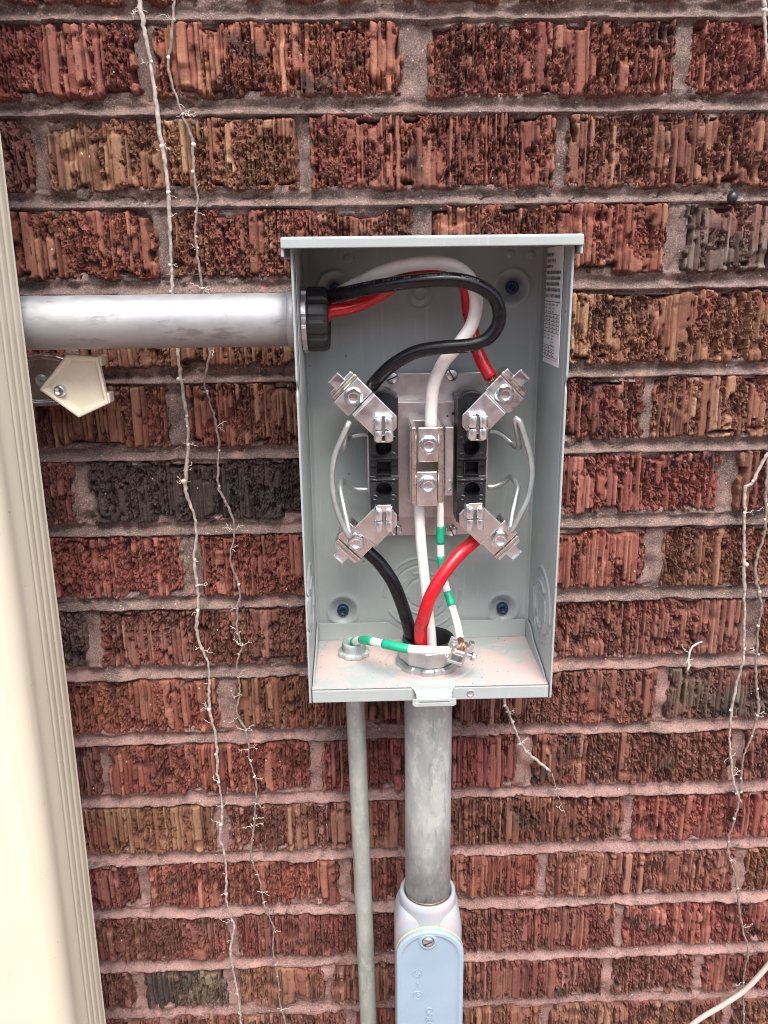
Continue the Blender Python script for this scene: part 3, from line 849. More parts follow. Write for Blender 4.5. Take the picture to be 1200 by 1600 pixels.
for i in range(4): lab(mb, yl, yr+.012, z-.0024*i, z-.0024*i+.0004, x_)
for i in range(3):
    for k in range(3): text_rows(z-.0019-.0024*i, yl-.004-.0118*k, yl-.0068-.0118*k, .0012, .9)
text_rows(-.2532, yl, yr, .0006, .6); text_rows(-.2550, yl, yr, .0006, .6)
mb.build('print', INK, st)['kind'] = 'stuff'
mb = MB(); mb.box(XL+TS+.0004, XL+TS+.0008, -.094, -.045, -.275, -.178); st = mb.build('sticker', mat_simple('aged_sticker', (.36, .37, .36), .5, 0, .1, 60, dirt=(.2, .19, .18), dirt_amt=.6, dscale=70), box)

# ------------------------------------------------------------------ horizontal conduit with its locknut and bushing
cz, cy, cr = -.2232, -.0530, .0196
con = thing('conduit', 'fat shiny galvanised conduit running horizontally into the left of the meter box', 'conduit', (-.1, cy, cz-cr), 'conduits entering the meter box')
mb = MB(); mb.lathe((-.42, cy, cz), (1,0,0), [(cr-.002, .5225), (cr, .5225), (cr, .505), (cr, .4), (cr, .2), (cr, 0), (cr-.002, 0), (cr-.002, .5)], 56); mb.build('pipe', GALV, con)
mb = MB(); mb.lathe((XL-.008, cy, cz), (1,0,0), [(cr-.001, -.0003), (cr+.0010, 0), (cr+.0010, .0075), (cr-.001, .0078)], 48); mb.build('collar', GALV, con)
lw = lambda a: 1 + .085*(abs(((a*8/(2*math.pi)) % 1)-.5) < .27)
mb = MB(); mb.lathe((XL+TS+.0012, cy, cz), (1,0,0), [(.0175,0),(.0232,0),(.0232,.0038),(.0175,.0042)], 96, False, lw); mb.build('locknut', CAST, con, .0003)
bw = lambda a: 1 + .055*(abs(((a*11/(2*math.pi)) % 1)-.5) < .34)
mb = MB(); mb.lathe((XL+TS+.0048, cy, cz), (1,0,0), [(.018,0),(.0222,.0004),(.0226,.002),(.0226,.0125),(.0212,.0155),(.019,.0165),(.0165,.0155),(.0158,.012),(.0158,0)], 96, False, bw); mb.build('bushing', BLACKB, con, .0003)

# ------------------------------------------------------------------ vertical conduit, hub, conduit body
vx, vy, vr = .2010, -.0560, .0206
ZLB = float(at(668, 1412, vy-vr)[2])
con2 = thing('conduit', 'thick dull galvanised conduit dropping from the middle of the box floor', 'conduit', (vx, vy, ZLB), 'conduits entering the meter box')
mb = MB(); mb.lathe((vx, vy, ZLB-.012), (0,0,1), [(vr-.0022, 0), (vr-.0012, 0), (vr-.0012, .012), (vr, .0125), (vr, .1), (vr, .2), (vr, -.525-ZLB), (vr+.0001, ZF+.004-ZLB+.012), (vr-.003, ZF+.004-ZLB+.012)], 56); mb.build('pipe', GALV_V, con2)
mb = MB()
for k in range(5): mb.lathe((vx, vy, ZLB-.0065+.0021*k), (0,0,1), [(vr-.0016, -.0008), (vr-.0002, 0), (vr-.0016, .0008)], 48)
mb.build('thread', RUST, con2)
lw2 = lambda a: 1 + .05*(abs(((a*9/(2*math.pi)) % 1)-.5) < .28)
mb = MB(); mb.lathe((hub[0], hub[1], ZF+.0004), (0,0,1), [(.020,0),(.0262,0),(.0262,.0042),(.0235,.0052),(.020,.0052)], 108, False, lw2); mb.build('locknut', CAST, con2, .0004)
ow = lambda a: 1/ math.cos((a % (2*math.pi/10)) - math.pi/10) * .962
mb = MB(); mb.lathe((hub[0], hub[1], ZF+.0056), (0,0,1), [(.0205,0),(.0236,0),(.0244,.0015),(.0244,.0125),(.0230,.0145),(.0205,.015)], 80, False, ow); mb.build('hub', CAST, con2, .0005)
mb = MB(); mb.lathe((hub[0], hub[1], ZF+.006), (0,0,1), [(.0185,0),(.0212,.0143),(.0218,.0150),(.0214,.0175),(.0196,.0180),(.0182,.0165),(.0178,0)], 56); mb.build('throat_liner', BLACKB, con2)
a = at(716, 1035, -.083)
mb = MB(); mb.box(hub[0]+.0205, hub[0]+.0292, hub[1]-.014, hub[1]-.003, ZF+.0062, ZF+.0135); mb.build('bonding_lug', CAST, con2, .001)
mb = MB(); mb.lathe((hub[0]+.0250, hub[1]-.0142, ZF+.010), (0,-1,0), [(.0032,0),(.0032,.0012),(.002,.0018),(.0004,.0018)], 12); mb.build('set_screw', ALU_B, con2)

lb = thing('conduit_fitting', 'blue grey cast conduit body with screwed cover below the thick conduit', 'conduit body', (vx, vy, ZLB-.26))
LBW = .0310
mb = MB(); mb.lathe((vx, vy, ZLB-.030), (0,0,1), [(.0262,0),(.0262,.022),(.0255,.0282),(.0235,.0292),(.0222,.0285),(.0214,.018),(.0205,.01)], 56); mb.build('neck', LBDUST, lb)
def rrect(hw, hd, r, n=8):
    p = []
    for cx, cy_, a0 in ((hw-r, hd-r, 0), (-hw+r, hd-r, 90), (-hw+r, -hd+r, 180), (hw-r, -hd+r, 270)):
        for k in range(n+1):
            a = rad(a0+90*k/n); p.append((cx+r*math.cos(a), cy_+r*math.sin(a)))
    return p
def loft(mb, secs, cap=True):
    n = len(secs[0][1]); v = []; f = []
    for z, p in secs: v += [(x, y, z) for x, y in p]
    for i in range(len(secs)-1):
        for k in range(n): f.append((i*n+(k+1) % n, i*n+k, (i+1)*n+k, (i+1)*n+(k+1) % n))
    mb.add(v, f, True)
    if cap: mb.f.append([len(mb.v)-n*len(secs)+k for k in range(n)]); mb.sm.append(False); mb.f.append([len(mb.v)-n+k for k in range(n)][::-1]); mb.sm.append(False)
mb = MB(); secs = []
for z, w, d in ((-.012, .024, .022), (-.016, .0272, .0245), (-.024, .0296, .0262), (-.036, LBW, .0275), (-.1, LBW, .0275), (-.2, LBW, .0275), (-.24, LBW*.98, .027), (-.252, LBW*.85, .024), (-.258, LBW*.6, .016)):
    secs.append((ZLB+z, [(vx+x, vy+.001+y) for x, y in rrect(w, d, min(w, d)*.6)]))
loft(mb, secs); mb.build('body', LBDUST, lb)
# gasket and cover: stadium outlines on the front
ZC0, ZC1 = float(at(668, 1456, -.088)[2]), ZLB-.235
def stadium(hw, zt, zb, r, n=14):
    p = []
    for k in range(n+1): a = math.pi*k/n; p.append((vx+hw*math.cos(a), zt-r+r*math.sin(a)))
    for k in range(n+1): a = math.pi+math.pi*k/n; p.append((vx+hw*math.cos(a), zb+r+r*math.sin(a)))
    return p
YC = vy+.001-.0275
def slab(mb, outer, steps):
    n = len(outer); v = []; F = []
    cx = vx; cz_ = (ZC0+ZC1)/2
    for ins, y in steps:
        for (x, z) in outer:
            dx = x-cx; dz = z-cz_; L = (ZC0-ZC1)/2
            v.append((cx+dx*(1-ins/LBW), y, cz_+dz*(1-ins/L)))
    for i in range(len(steps)-1):
        for k in range(n): F.append((i*n+k, i*n+(k+1) % n, (i+1)*n+(k+1) % n, (i+1)*n+k))
    F.append([(len(steps)-1)*n+k for k in range(n)])
    mb.add(v, F, False)
st = stadium(LBW*.995, ZC0, ZC1, .026)
mb = MB(); slab(mb, st, [(0, YC+.0010), (0, YC-.0006), (.002, YC-.0007)]); mb.build('gasket', GASKET, lb)
mb = MB(); slab(mb, st, [(.0001, YC-.0006), (.0001, YC-.0045), (.0014, YC-.0056), (.0040, YC-.0058), (.0062, YC-.0048), (.008, YC-.0046)])
cover = mb.build('cover', LBMAT, lb, .0006, 2)
cs = at(669, 1471, YC-.006)
mb = MB(); mb.lathe((cs[0], YC-.0030, cs[2]-.001), (0,-1,0), [(.0105,-.001),(.0095,.0006),(.0078,.0030),(.0062,.0036),(.0058,.0030)], 28); mb.build('screw_boss', LBMAT, cover)
mb = MB(); mb.lathe((cs[0], YC-.0055, cs[2]), (0,-1,0), [(.0050,-.001),(.0050,.0010),(.0036,.0026),(.0004,.0031)], 20); sc = mb.build('cover_screw', ALU_B, lb)
mb = MB(); d = .0042; mb.prism([(cs[0]-d*.86, cs[2]-d*.5+.0006), (cs[0]+d*.86, cs[2]+d*.5+.0006), (cs[0]+d*.86, cs[2]+d*.5-.0006), (cs[0]-d*.86, cs[2]-d*.5-.0006)], YC-.00875, YC-.0078); mb.build('slot', BLACKB, sc)
def raised_text(body, u, v, size, parent, rot=-90):
    cu = bpy.data.curves.new('t', 'FONT'); cu.body = body; cu.size = size; cu.extrude = .0008; cu.bevel_depth = .00018; cu.align_x = 'CENTER'; cu.align_y = 'CENTER'; cu.resolution_u = 3
    ob = bpy.data.objects.new('t', cu); COL.objects.link(ob)
    dg = bpy.context.evaluated_depsgraph_get(); me = bpy.data.meshes.new_from_object(ob.evaluated_get(dg)); bpy.data.objects.remove(ob)
    c = at(u, v, YC-.0046)
    me.transform(Matrix.Translation(Vector((c[0], YC-.0046, c[2]))) @ Matrix.Rotation(rad(90), 4, 'X') @ Matrix.Rotation(rad(rot), 4, 'Z'))
    return link('raised_lettering', me, LBMAT, parent)
raised_text('OMEGA', 670, 1592, .0080, cover)
raised_text('S', 653, 1522, .0065, cover); raised_text('UL', 653, 1555, .0045, cover); raised_text('~', 653, 1538, .006, cover)
for v, n0 in ((1521, 26), (1555, 40)):
    c = at(653, v, YC-.0050); pts = [(c[0]+.0043*math.cos(a), YC-.0048, c[2]+.0043*math.sin(a)) for a in np.linspace(rad(100 if n0 == 26 else 0), rad(430 if n0 == 26 else 360), n0)]
    mb = MB(); mb.tube(pts, .00045, 6); mb.build('raised_ring', LBMAT, cover)

# ------------------------------------------------------------------ thin conduit
p1, p2 = at(555.5, 1105, -.036), at(576, 1600, -.030)
dirv = (p2-p1)/np.linalg.norm(p2-p1)
top = p1 - dirv*((p1[2]-(ZF+.001))/dirv[2]); bot = p1 + dirv*((-1.40-p1[2])/dirv[2])
sc_ = atz(553, 1022, ZF)
con3 = thing('conduit', 'thin green grey tube running down the wall left of the thick conduit', 'conduit', tuple(bot), 'conduits entering the meter box')
path = [(sc_[0], sc_[1], ZF+.001), (sc_[0], sc_[1], ZF-.012), tuple(p1), tuple(p1+dirv*.1), tuple(p1+dirv*.25), tuple(p2), tuple(bot)]
pp, _ = resample(smooth_path(path, 6), .01)
mb = MB(); mb.tube(pp, .0084, 28); mb.build('pipe', GALV_S, con3)
lw3 = lambda a: 1 + .07*(abs(((a*8/(2*math.pi)) % 1)-.5) < .28)
mb = MB(); mb.lathe((sc_[0], sc_[1], ZF+.0004), (0,0,1), [(.009,0),(.0128,0),(.0128,.0030),(.0112,.0040),(.009,.004)], 80, False, lw3); mb.build('locknut', GALV_V, con3, .0003)
mb = MB()
prof = [(.0092, .003)]
for k in range(4): prof += [(.0103, .0046+.0016*k), (.0096, .0054+.0016*k)]
prof += [(.0100, .0112), (.0086, .0120), (.0078, .0115), (.0074, .002)]
mb.lathe((sc_[0], sc_[1], ZF), (0,0,1), prof, 36); mb.build('threaded_end', GALV_V, con3)

# ------------------------------------------------------------------ meter socket
sock = thing('meter_socket', 'metal and black plastic meter socket with four jaws inside the box', 'meter socket', at(668, 836, -.014))
def rect_at(u0, v0, u1, v1, y):
    a = at((u0+u1)/2, v0, y); b = at((u0+u1)/2, v1, y); c = at(u0, (v0+v1)/2, y); d = at(u1, (v0+v1)/2, y)
    return float(c[0]), float(d[0]), float(b[2]), float(a[2])
YP = -.0165
x0, x1, z0, z1 = rect_at(586, 583, 757, 836, YP)
def plate_h(X, Z):
    H = np.zeros_like(X)
    return H
mb = MB(); mb.box(x0, x1, YP, YP+.0028, z0, z1); base = mb.build('base_plate', PLATE, sock, .0005)
x0, x1, z0, z1 = rect_at(603, 628, 716, 808, -.030)
mb = MB(); mb.box(x0, x1, -.0300, -.0285, z0, z1); mb.box(x0, x1, -.0300, YP-.0003, z1-.0015, z1+.0002); mb.box(x0, x1, -.0300, YP-.0003, z0-.0002, z0+.0015)
hat = mb.build('raised_plate', PLATE, sock, .0012, 3)
mb = MB()
for u, v, r in ((708, 646, .0013), (699, 650, .0008)):
    c = at(u, v, -.0302); mb.lathe((c[0], -.0302, c[2]), (0,-1,0), [(r, 0), (r*.9, .0002), (.0001, .0002)], 10)
mb.build('rivet_hole', BLACKB, hat)
for u, v in ((613, 590), (705, 585), (619, 827), (705, 828)):
    c = at(u, v, YP); mb = MB(); mb.lathe((c[0], YP-.0001, c[2]), (0,-1,0), [(.0052,0),(.0052,.0014),(.0046,.0028),(.0036,.0031),(.0003,.0034)], 24); s_ = mb.build('plate_screw', ALU_B, sock)
    a = random.Random(u*7+v).uniform(.3, 2.8); d = .0047; w = .0005; ca, sa = math.cos(a), math.sin(a)
    mb = MB(); mb.prism([(c[0]+d*ca-w*sa, c[2]+d*sa+w*ca), (c[0]-d*ca-w*sa, c[2]-d*sa+w*ca), (c[0]-d*ca+w*sa, c[2]-d*sa-w*ca), (c[0]+d*ca+w*sa, c[2]+d*sa-w*ca)], YP-.0038, YP-.002); mb.build('slot', BLACKB, s_)
# black insulator blocks (front face as a height field: holes, ribs, square well)
YI = -.0560
def insulator(uc, uL, uR):
    x0, x1, z0, z1 = rect_at(uL, 622, uR, 815, YI)
    c1 = at(uc, 699, YI); c2 = at(uc+.5, 765, YI); w0 = at(uc, 731, YI); r1 = at(uc, 716, YI)[2]; r2 = at(uc, 749, YI)[2]
    def fn(X, Z):
        H = np.zeros_like(X)
        for r in (r1, r2): H += .0016*(1-sst(.0006, .0016, np.abs(Z-r)))
        H -= .0018*sst(.0004, .0010, Z-r2-.0012)*sst(.0004, .0010, r1-.0012-Z)
        H -= .0016*(np.abs(Z-(w0[2]+.0002)) < .0010)
        inn = (np.abs(X-w0[0]) < .0052)*(np.abs(Z-w0[2]) < .0050); rim = (np.abs(X-w0[0]) < .0062)*(np.abs(Z-w0[2]) < .0060)
        H = np.where(rim, .0006, H); H = np.where(inn, -.018, H)
        for c in (c1, c2):
            d = np.hypot(X-c[0], Z-c[2]); H = np.where(d < .0068, .0005, H); H = np.where(d < .0060, -.022, H)
            for sx in (-1, 1):
                for sz in (-1, 1):
                    d2 = np.hypot(X-c[0]-sx*.0074, Z-c[2]-sz*.0066); H += .0005*np.exp(-((d2-.0018)/.0004)**2)
        return H
    na, nb = 56, 240
    V, F = sheet(na, nb, x0, x1, z0, z1, fn, lambda a, b, h: (a, YI-h, b))
    V2, F2 = solid_sheet(V, F, na, nb, (0, 0, 0)); n = len(V); V2[n:, 1] = -.0200
    return np_mesh('insulator_block', V2, F2, False), (x0, x1, z0, z1)
for uc, uL, uR, sg in ((599.5, 578, 622.5, -1), (737, 714.5, 760, 1)):
    me, (x0, x1, z0, z1) = insulator(uc, uL, uR)
    o = link('insulator_block', me, BLACKP, sock)
    o['label'] = 'left black insulator block' if sg < 0 else 'right black insulator block'
    # rounded barrier behind the top jaw
    xi = x1 if sg < 0 else x0
    c = (xi + sg*.0110, z1-.0060)
    poly = [(c[0]+.0108*math.cos(a), c[1]+.0108*math.sin(a)) for a in np.linspace(0, 2*math.pi, 28, endpoint=False)]
    mb = MB(); mb.prism(poly, YI+.004, -.0205, True); mb.build('barrier', BLACKP, o, .0008)
    c = (xi + sg*.0110, z0+.0040)
    poly = [(c[0]+.0108*math.cos(a), c[1]+.0108*math.sin(a)) for a in np.linspace(0, 2*math.pi, 28, endpoint=False)]
    mb = MB(); mb.prism(poly, YI+.004, -.0205, True); mb.build('barrier', BLACKP, o, .0008)
    xo = x0 if sg < 0 else x1
    mb = MB(); mb.box(min(xo+sg*.0004, xo+sg*.0020), max(xo+sg*.0004, xo+sg*.0020), -.050, -.022, at(578, 768, -.04)[2], at(578, 676, -.04)[2]); mb.build('side_strap', PLATE, o, .0004)

# jaws -------------------------------------------------------------
YJ = -.0700
def jaw(cu, cv, bu, bv, sx, sz, lbl):
    O = at(cu, cv, -.080)
    A = np.array([sx, sz])*.70711; Bv = np.array([-sx, sz])*.70711     # a: towards the lug, b: the long arm of the plate
    def P(a, b): return (float(O[0]+(a*A[0]+b*Bv[0])*.001), float(O[2]+(a*A[1]+b*Bv[1])*.001))
    mb = MB(); mb.prism([P(*q) for q in [(21.5, 13.2), (-1.7, 13.0), (-8.0, 6.8), (-8.2, .5), (-1.2, -10.0), (21.5, -10.0)]], YJ-.0022, YJ)
    pl = mb.build('jaw', ALU, sock, .0006, 2); pl['label'] = lbl
    # step down from the plate to the lug
    mb = MB(); mb.prism([P(*q) for q in [(21.4, 13.2), (23.2, 13.2), (23.2, -10.0), (21.4, -10.0)]], YJ-.0020, YJ+.012); mb.build('step', ALU_B, pl, .0007, 3)
    mb = MB(); mb.prism([P(*q) for q in [(23.6, 13.0), (39.4, 13.0), (39.4, -13.5), (23.6, -13.5)]], YJ+.0040, YJ+.0250); lug = mb.build('lug', ALU, pl, .0008, 2)
    c = P(31.4, 0.2)
    mb = MB(); mb.lathe((c[0], YJ+.0040, c[1]), (0,-1,0), [(.0074, -.0005), (.0074, .0006), (.0066, .0012), (.004, .0013)], 32); mb.build('washer', ALU_B, lug)
    mb = MB(); mb.hexnut((c[0], YJ+.0030, c[1]), (0,-1,0), .0068, .0052, .0036, random.Random(cu).uniform(0, 1)); mb.build('lug_screw', ALU_B, lug)
    mb = MB(); mb.prism([P(*q) for q in [(39.8, 13.6), (43.0, 13.6), (43.0, -11.6), (39.8, -11.6)]], YJ+.0030, YJ+.024); mb.build('pressure_bar', GOLDZ, pl, .0008, 2)
    mb = MB(); mb.prism([P(*q) for q in [(43.2, 13.0), (46.4, 12.4), (46.4, -10.2), (43.2, -11.0)]], YJ+.0050, YJ+.0235); mb.build('outer_bar', ALU_B, pl, .0008, 2)
    q = [P(44.0, 5.2), P(44.0, -5.2), P(52.5, -5.2), P(52.5, 5.2)]
    mb = MB(); mb.prism(q, YJ+.0040, YJ+.0055); mb.prism([P(51.4, 5.2), P(51.4, -5.2), P(52.9, -5.2), P(52.9, 5.2)], YJ+.0015, YJ+.0055); mb.build('hook_tab', ALU_B, pl, .0006, 2)
    # contact springs: two rolled leaves, each split across
    for col in (-1, 1):
        xc = O[0] + col*.0041
        for (za, zb) in ((.0004, .0086), (-.0086, -.0004)):
            prof = []
            for a in np.linspace(rad(-15), rad(195), 12): prof.append((xc+.0032*math.cos(a), -.0835-.0032*math.sin(a)))
            n = len(prof); v = [(x, y, O[2]+za) for x, y in prof] + [(x, y, O[2]+zb) for x, y in prof]
            v += [(xc+.0030, YJ-.0015, O[2]+za), (xc+.0030, YJ-.0015, O[2]+zb), (xc-.0030, YJ-.0015, O[2]+za), (xc-.0030, YJ-.0015, O[2]+zb)]
            F = [(i, i+n, i+n+1, i+1) for i in range(n-1)] + [(0, 2*n, 2*n+1, n), (n-1, 2*n-1, 2*n+3, 2*n+2)]
            F += [list(range(n)) + [2*n+2, 2*n], (list(range(n, 2*n)) + [2*n+3, 2*n+1])[::-1]]
            mb = MB(); mb.add(v, F, True); mb.build('contact_spring', ALU_B, pl, .0003)
    mb = MB(); z = O[2] + .0094; mb.box(O[0]-.0064, O[0]+.0064, -.0790, YJ-.0015, z-.0006, z+.0006)
    if sz > 0: 
        mb.box(O[0]-.0052, O[0]+.0052, -.0800, YJ-.0015, O[2]-.0106, O[2]-.0094)
        mb.build('spring_retainer', ALU_B, pl, .0003)
    else:
        mb.add([(O[0]-.0052, -.0842, z-.0024), (O[0]+.0052, -.0842, z-.0024), (O[0]+.0052, -.0872, z+.0036), (O[0]-.0052, -.0872, z+.0036), (O[0]-.0052, -.0832, z-.0020), (O[0]+.0052, -.0832, z-.0020), (O[0]+.0052, -.0862, z+.0040), (O[0]-.0052, -.0862, z+.0040)], [(0,1,2,3),(7,6,5,4),(0,4,5,1),(1,5,6,2),(2,6,7,3),(3,7,4,0)])
        mb.build('spring_retainer', ALU_B, pl, .0003)
    return P
JU = {}
for nm, a in {'ul': (599, 670, 553, 624, -1, 1, 'upper left jaw holding the black wire'), 'ur': (746, 667, 787, 618, 1, 1, 'upper right jaw holding the red wire'),
              'll': (600, 811, 558, 842, -1, -1, 'lower left jaw holding the black wire'), 'lr': (741, 808, 780, 838, 1, -1, 'lower right jaw holding the red wire')}.items():
    JU[nm] = jaw(*a)

# neutral terminal ---------------------------------------------------
YN = -.0720
x0, x1, z0, z1 = rect_at(641, 667, 694, 788, YN)
mb = MB(); mb.box(x0+.001, x1-.001, -.0400, -.0305, z0, z1); neu = mb.build('neutral_block', PLATE, sock, .0008); neu['label'] = 'centre neutral terminal block'
for a, b in ((x0, x0+.0056), (x1-.0056, x1)):
    mb = MB(); mb.box(a+.0008, b-.0008, YN-.0006, -.0402, z0+.0006, z1); mb.build('rail', GOLDZ, neu, .0011, 3)
    mb = MB(); mb.box(a if a == x0 else b-.0006, a+.0006 if a == x0 else b, YN+.0012, -.0410, z0+.0012, z1-.0004); mb.build('rail_edge', ALU_B, neu, .0002)
for i, (va, vb, vc, ua, ub, uc) in enumerate(((668, 722, 695, 653.5, 685.5, 669.5), (737, 791, 757, 651, 683, 668))):
    a0, a1, b0, b1 = rect_at(ua, va, ub, vb, YN)
    mb = MB(); mb.box(a0, a1, YN, YN+.0030, b0, b1); cl = mb.build('clamp_plate', ALU, neu, .0006)
    c = at(uc, vc, YN)
    mb = MB(); mb.lathe((c[0], YN, c[2]), (0,-1,0), [(.0074, -.0005), (.0074, .0007), (.0064, .0013), (.004, .0014)], 32); mb.build('washer', ALU_B, cl)
    mb = MB(); mb.hexnut((c[0], YN-.0010, c[2]), (0,-1,0), .0067, .0048, .0036, .3+i); mb.build('clamp_screw', ALU_B, cl)
a0, a1, b0, b1 = rect_at(695, 667, 709, 775, -.050)
mb = MB(); mb.box(a0, a1, -.0500, -.0305, b0, b1); mb.build('side_bracket', PLATE, neu, .0008)
c = at(701, 758, -.0505); mb = MB(); mb.tube([(c[0]+.0028*math.cos(t_), -.0508, c[2]+.0038*math.sin(t_)) for t_ in np.linspace(-1.7, 1.6, 14)], .0005, 6); mb.build('wire_ring', ALU_B, neu)

# wire bails either side ----------------------------------------------
def bail(pts, r, lbl):
    P = [at(*p) for p in pts]
    pp, _ = resample(smooth_path(P, 8), .0022)
    mb = MB(); mb.tube(pp, r, 10); o = mb.build('wire_bail', SPRING, sock); o['label'] = lbl
bail([(577,678,-.034),(560,679,-.034),(548,683,-.034),(541,688,-.040),(537,702,-.060),(540,676,-.072),(545,661,-.078),(535,683,-.078),(523,712,-.078),(518.5,745,-.078),(522,780,-.078),(532,812,-.077),(543,834,-.076),(546,838,-.074),(544,825,-.070),(536,788,-.062),(531.5,762,-.052),(535,752,-.042),(545,758,-.036),(556,764,-.034),(577,765,-.034)], .0023, 'left wire bail')
bail([(762,674,-.034),(774,674,-.034),(785,680,-.034),(799,692,-.036),(807,699,-.044),(811,697,-.058),(808,675,-.070),(805,657,-.077),(811,657,-.078),(820,682,-.078),(829,715,-.078),(831,745,-.078),(825,778,-.078),(815,800,-.078),(803,824,-.076),(798,827,-.072),(800,806,-.066),(806,778,-.058),(809,762,-.052),(804,750,-.044),(797,745,-.038),(786,754,-.035),(772,760,-.034),(760,760,-.034)], .0023, 'right wire bail')

# ------------------------------------------------------------------ wires
def wire(name, label, mat, pts, r, group=None, strands=(), tapes=(), tape_mat=None, under=None, seg=18):
    P = [at(*p) if abs(p[0]) > 2 else np.array([float(c) for c in p]) for p in pts]
    pp, s = resample(smooth_path(P, 10), .0025)
    lo = pp[pp[:, 2].argmin()]
    t = thing(name, label, 'wire', tuple(lo), group)
    mb = MB(); mb.tube(pp, r, seg); mb.build('insulation', mat, t)
    for end in strands:
        e, b = (pp[0], pp[1]) if end == 0 else (pp[-1], pp[-2]); d = (e-b)/np.linalg.norm(e-b)
        u_ = np.cross(d, [0, 1, .3]); u_ /= np.linalg.norm(u_); w_ = np.cross(d, u_); mb = MB()
        rr = random.Random(len(label)+end)
        for k in range(14):
            a = k*2.4; q = r*.72*math.sqrt((k+.5)/14)
            o = u_*math.cos(a)*q + w_*math.sin(a)*q
            mb.tube([e-d*.002+o, e+d*.005+o*1.05, e+d*rr.uniform(.008, .011)+o*1.15], r*.15, 6)
        mb.build('copper_strands', COPPER, t)['kind'] = 'stuff'
    for (a, b, m) in tapes:
        i0, i1 = int(a*(len(pp)-1)), int(b*(len(pp)-1))
        if i1-i0 < 1: continue
        seg_ = pp[i0:i1+1]; R = [r*1.10]*len(seg_); R[0] = R[-1] = r*1.07
        mb = MB(); mb.tube(seg_, R, seg); mb.build('tape_band', m, t)
    return t, pp
xb = XL+TS+.014      # mouth of the bushing
bz = lambda dy, dz: (xb, cy+dy, cz+dz)
BLK = wire('wire', 'glossy black wire looping from the conduit to the upper left jaw', W_BLACK,
     [bz(-.006, .0045), (512,465,-.060), (545,457,-.071), (600,446,-.088), (660,438.5,-.097), (710,437,-.098), (748,447,-.097), (774,468,-.095), (780,500,-.094), (764,527,-.093), (735,539,-.092), (690,543,-.088), (650,550,-.083), (615,569,-.076), (592,590,-.068), (581,603,-.060)], .0050, 'power wires in the upper half of the box', (1,))
wire('wire', 'white wire arching over the top down to the upper neutral screw', W_WHITE,
     [bz(.006, .004), (515,468,-.048), (550,448,-.060), (600,424,-.076), (650,412,-.085), (700,413,-.087), (731,432,-.084), (744,465,-.080), (738,505,-.076), (715,540,-.073), (692,568,-.070), (678,600,-.066), (674,635,-.062), (673,668,-.060)], .0049, 'power wires in the upper half of the box', (1,))
wire('wire', 'red wire curving behind the white one to the upper right jaw', W_RED,
     [bz(-.004, -.0065), (512,489,-.058), (550,480,-.058), (590,463,-.058), (630,437,-.066), (660,428,-.068), (690,424,-.062), (712,430,-.054), (727,448,-.044), (733,490,-.042), (741,530,-.046), (752,563,-.052), (767,590,-.056)], .0050, 'power wires in the upper half of the box', (1,))
wire('wire', 'black wire from the lower left jaw down into the floor hub', W_BLACK,
     [(560,847,-.055), (576,863,-.057), (595,882,-.058), (615,912,-.060), (630,950,-.061), (640,985,-.062), (644,1008,-.062), tuple(np.array([hub[0]-.011, hub[1]-.002, ZF-.02]))], .0054, 'power wires going down through the floor hub')
wire('wire', 'red wire from the lower right jaw down into the floor hub', W_RED,
     [(757,832,-.056), (738,848,-.062), (716,868,-.070), (692,898,-.077), (673,932,-.080), (662,965,-.078), (657,992,-.073), tuple(np.array([hub[0]-.004, hub[1]-.006, ZF-.02]))], .0054, 'power wires going down through the floor hub')
wire('wire', 'straight white wire from the lower neutral screw into the floor hub', W_WHITE,
     [(654,770,-.055), (655,800,-.056), (658,850,-.056), (663,900,-.057), (669,955,-.058), (674,1000,-.058), tuple(np.array([hub[0]+.004, hub[1]+.002, ZF-.02]))], .0043, 'power wires going down through the floor hub')
G, Wt = TAPE_G, TAPE_W
wire('ground_wire', 'thin white wire with green tape bands hanging beside the neutral terminal', W_WHITE,
     [(686,775,-.046), (688,800,-.047), (688,830,-.048), (689,870,-.050), (694,905,-.053), (704,940,-.060), (713,970,-.070), (719,998,-.084)], .0031, None, (1,), [(.205,.345,G),(.42,.56,G),(.66,.775,G)], None)
wire('ground_wire', 'white wire with green tape bands lying across the front of the floor hub', W_WHITE,
     [(float(sc_[0]), float(sc_[1]), ZF-.03), (float(sc_[0]), float(sc_[1]), ZF+.008), (556,1003,-.047), (562,1000,-.056), (575,1001,-.070), (600,1006,-.086), (640,1014,-.097), (680,1016,-.097), (702,1017,-.095)], .0034, None, (1,), [(.245,.325,G),(.42,.55,G),(.635,.795,G)], None)
tb, pp = BLK
mb = MB(); rp = random.Random(8)
i = 14
while i < len(pp)-60:
    d = pp[i+1]-pp[i]; d /= np.linalg.norm(d); nrm = np.array([0, -.8, .6]); nrm = nrm - d*nrm.dot(d); nrm /= np.linalg.norm(nrm); sd = np.cross(d, nrm)
    for k in range(2):
        c = pp[i] + d*.0012*k + nrm*.00515; w = .0009; l = .0003
        q = [c-d*l-sd*w, c+d*l-sd*w, c+d*l+sd*w, c-d*l+sd*w]
        if rp.random() < .8: mb.add(q, [(0, 1, 2, 3)])
        if rp.random() < .5: q = [c-sd*w*.3-d*l*2, c-sd*w*.3+d*l*2, c+sd*w*.2+d*l*2, c+sd*w*.2-d*l*2]; mb.add(q, [(0, 1, 2, 3)])
    i += 1 if rp.random() < .82 else 3
mb.build('print', FAINT, tb)['kind'] = 'stuff'
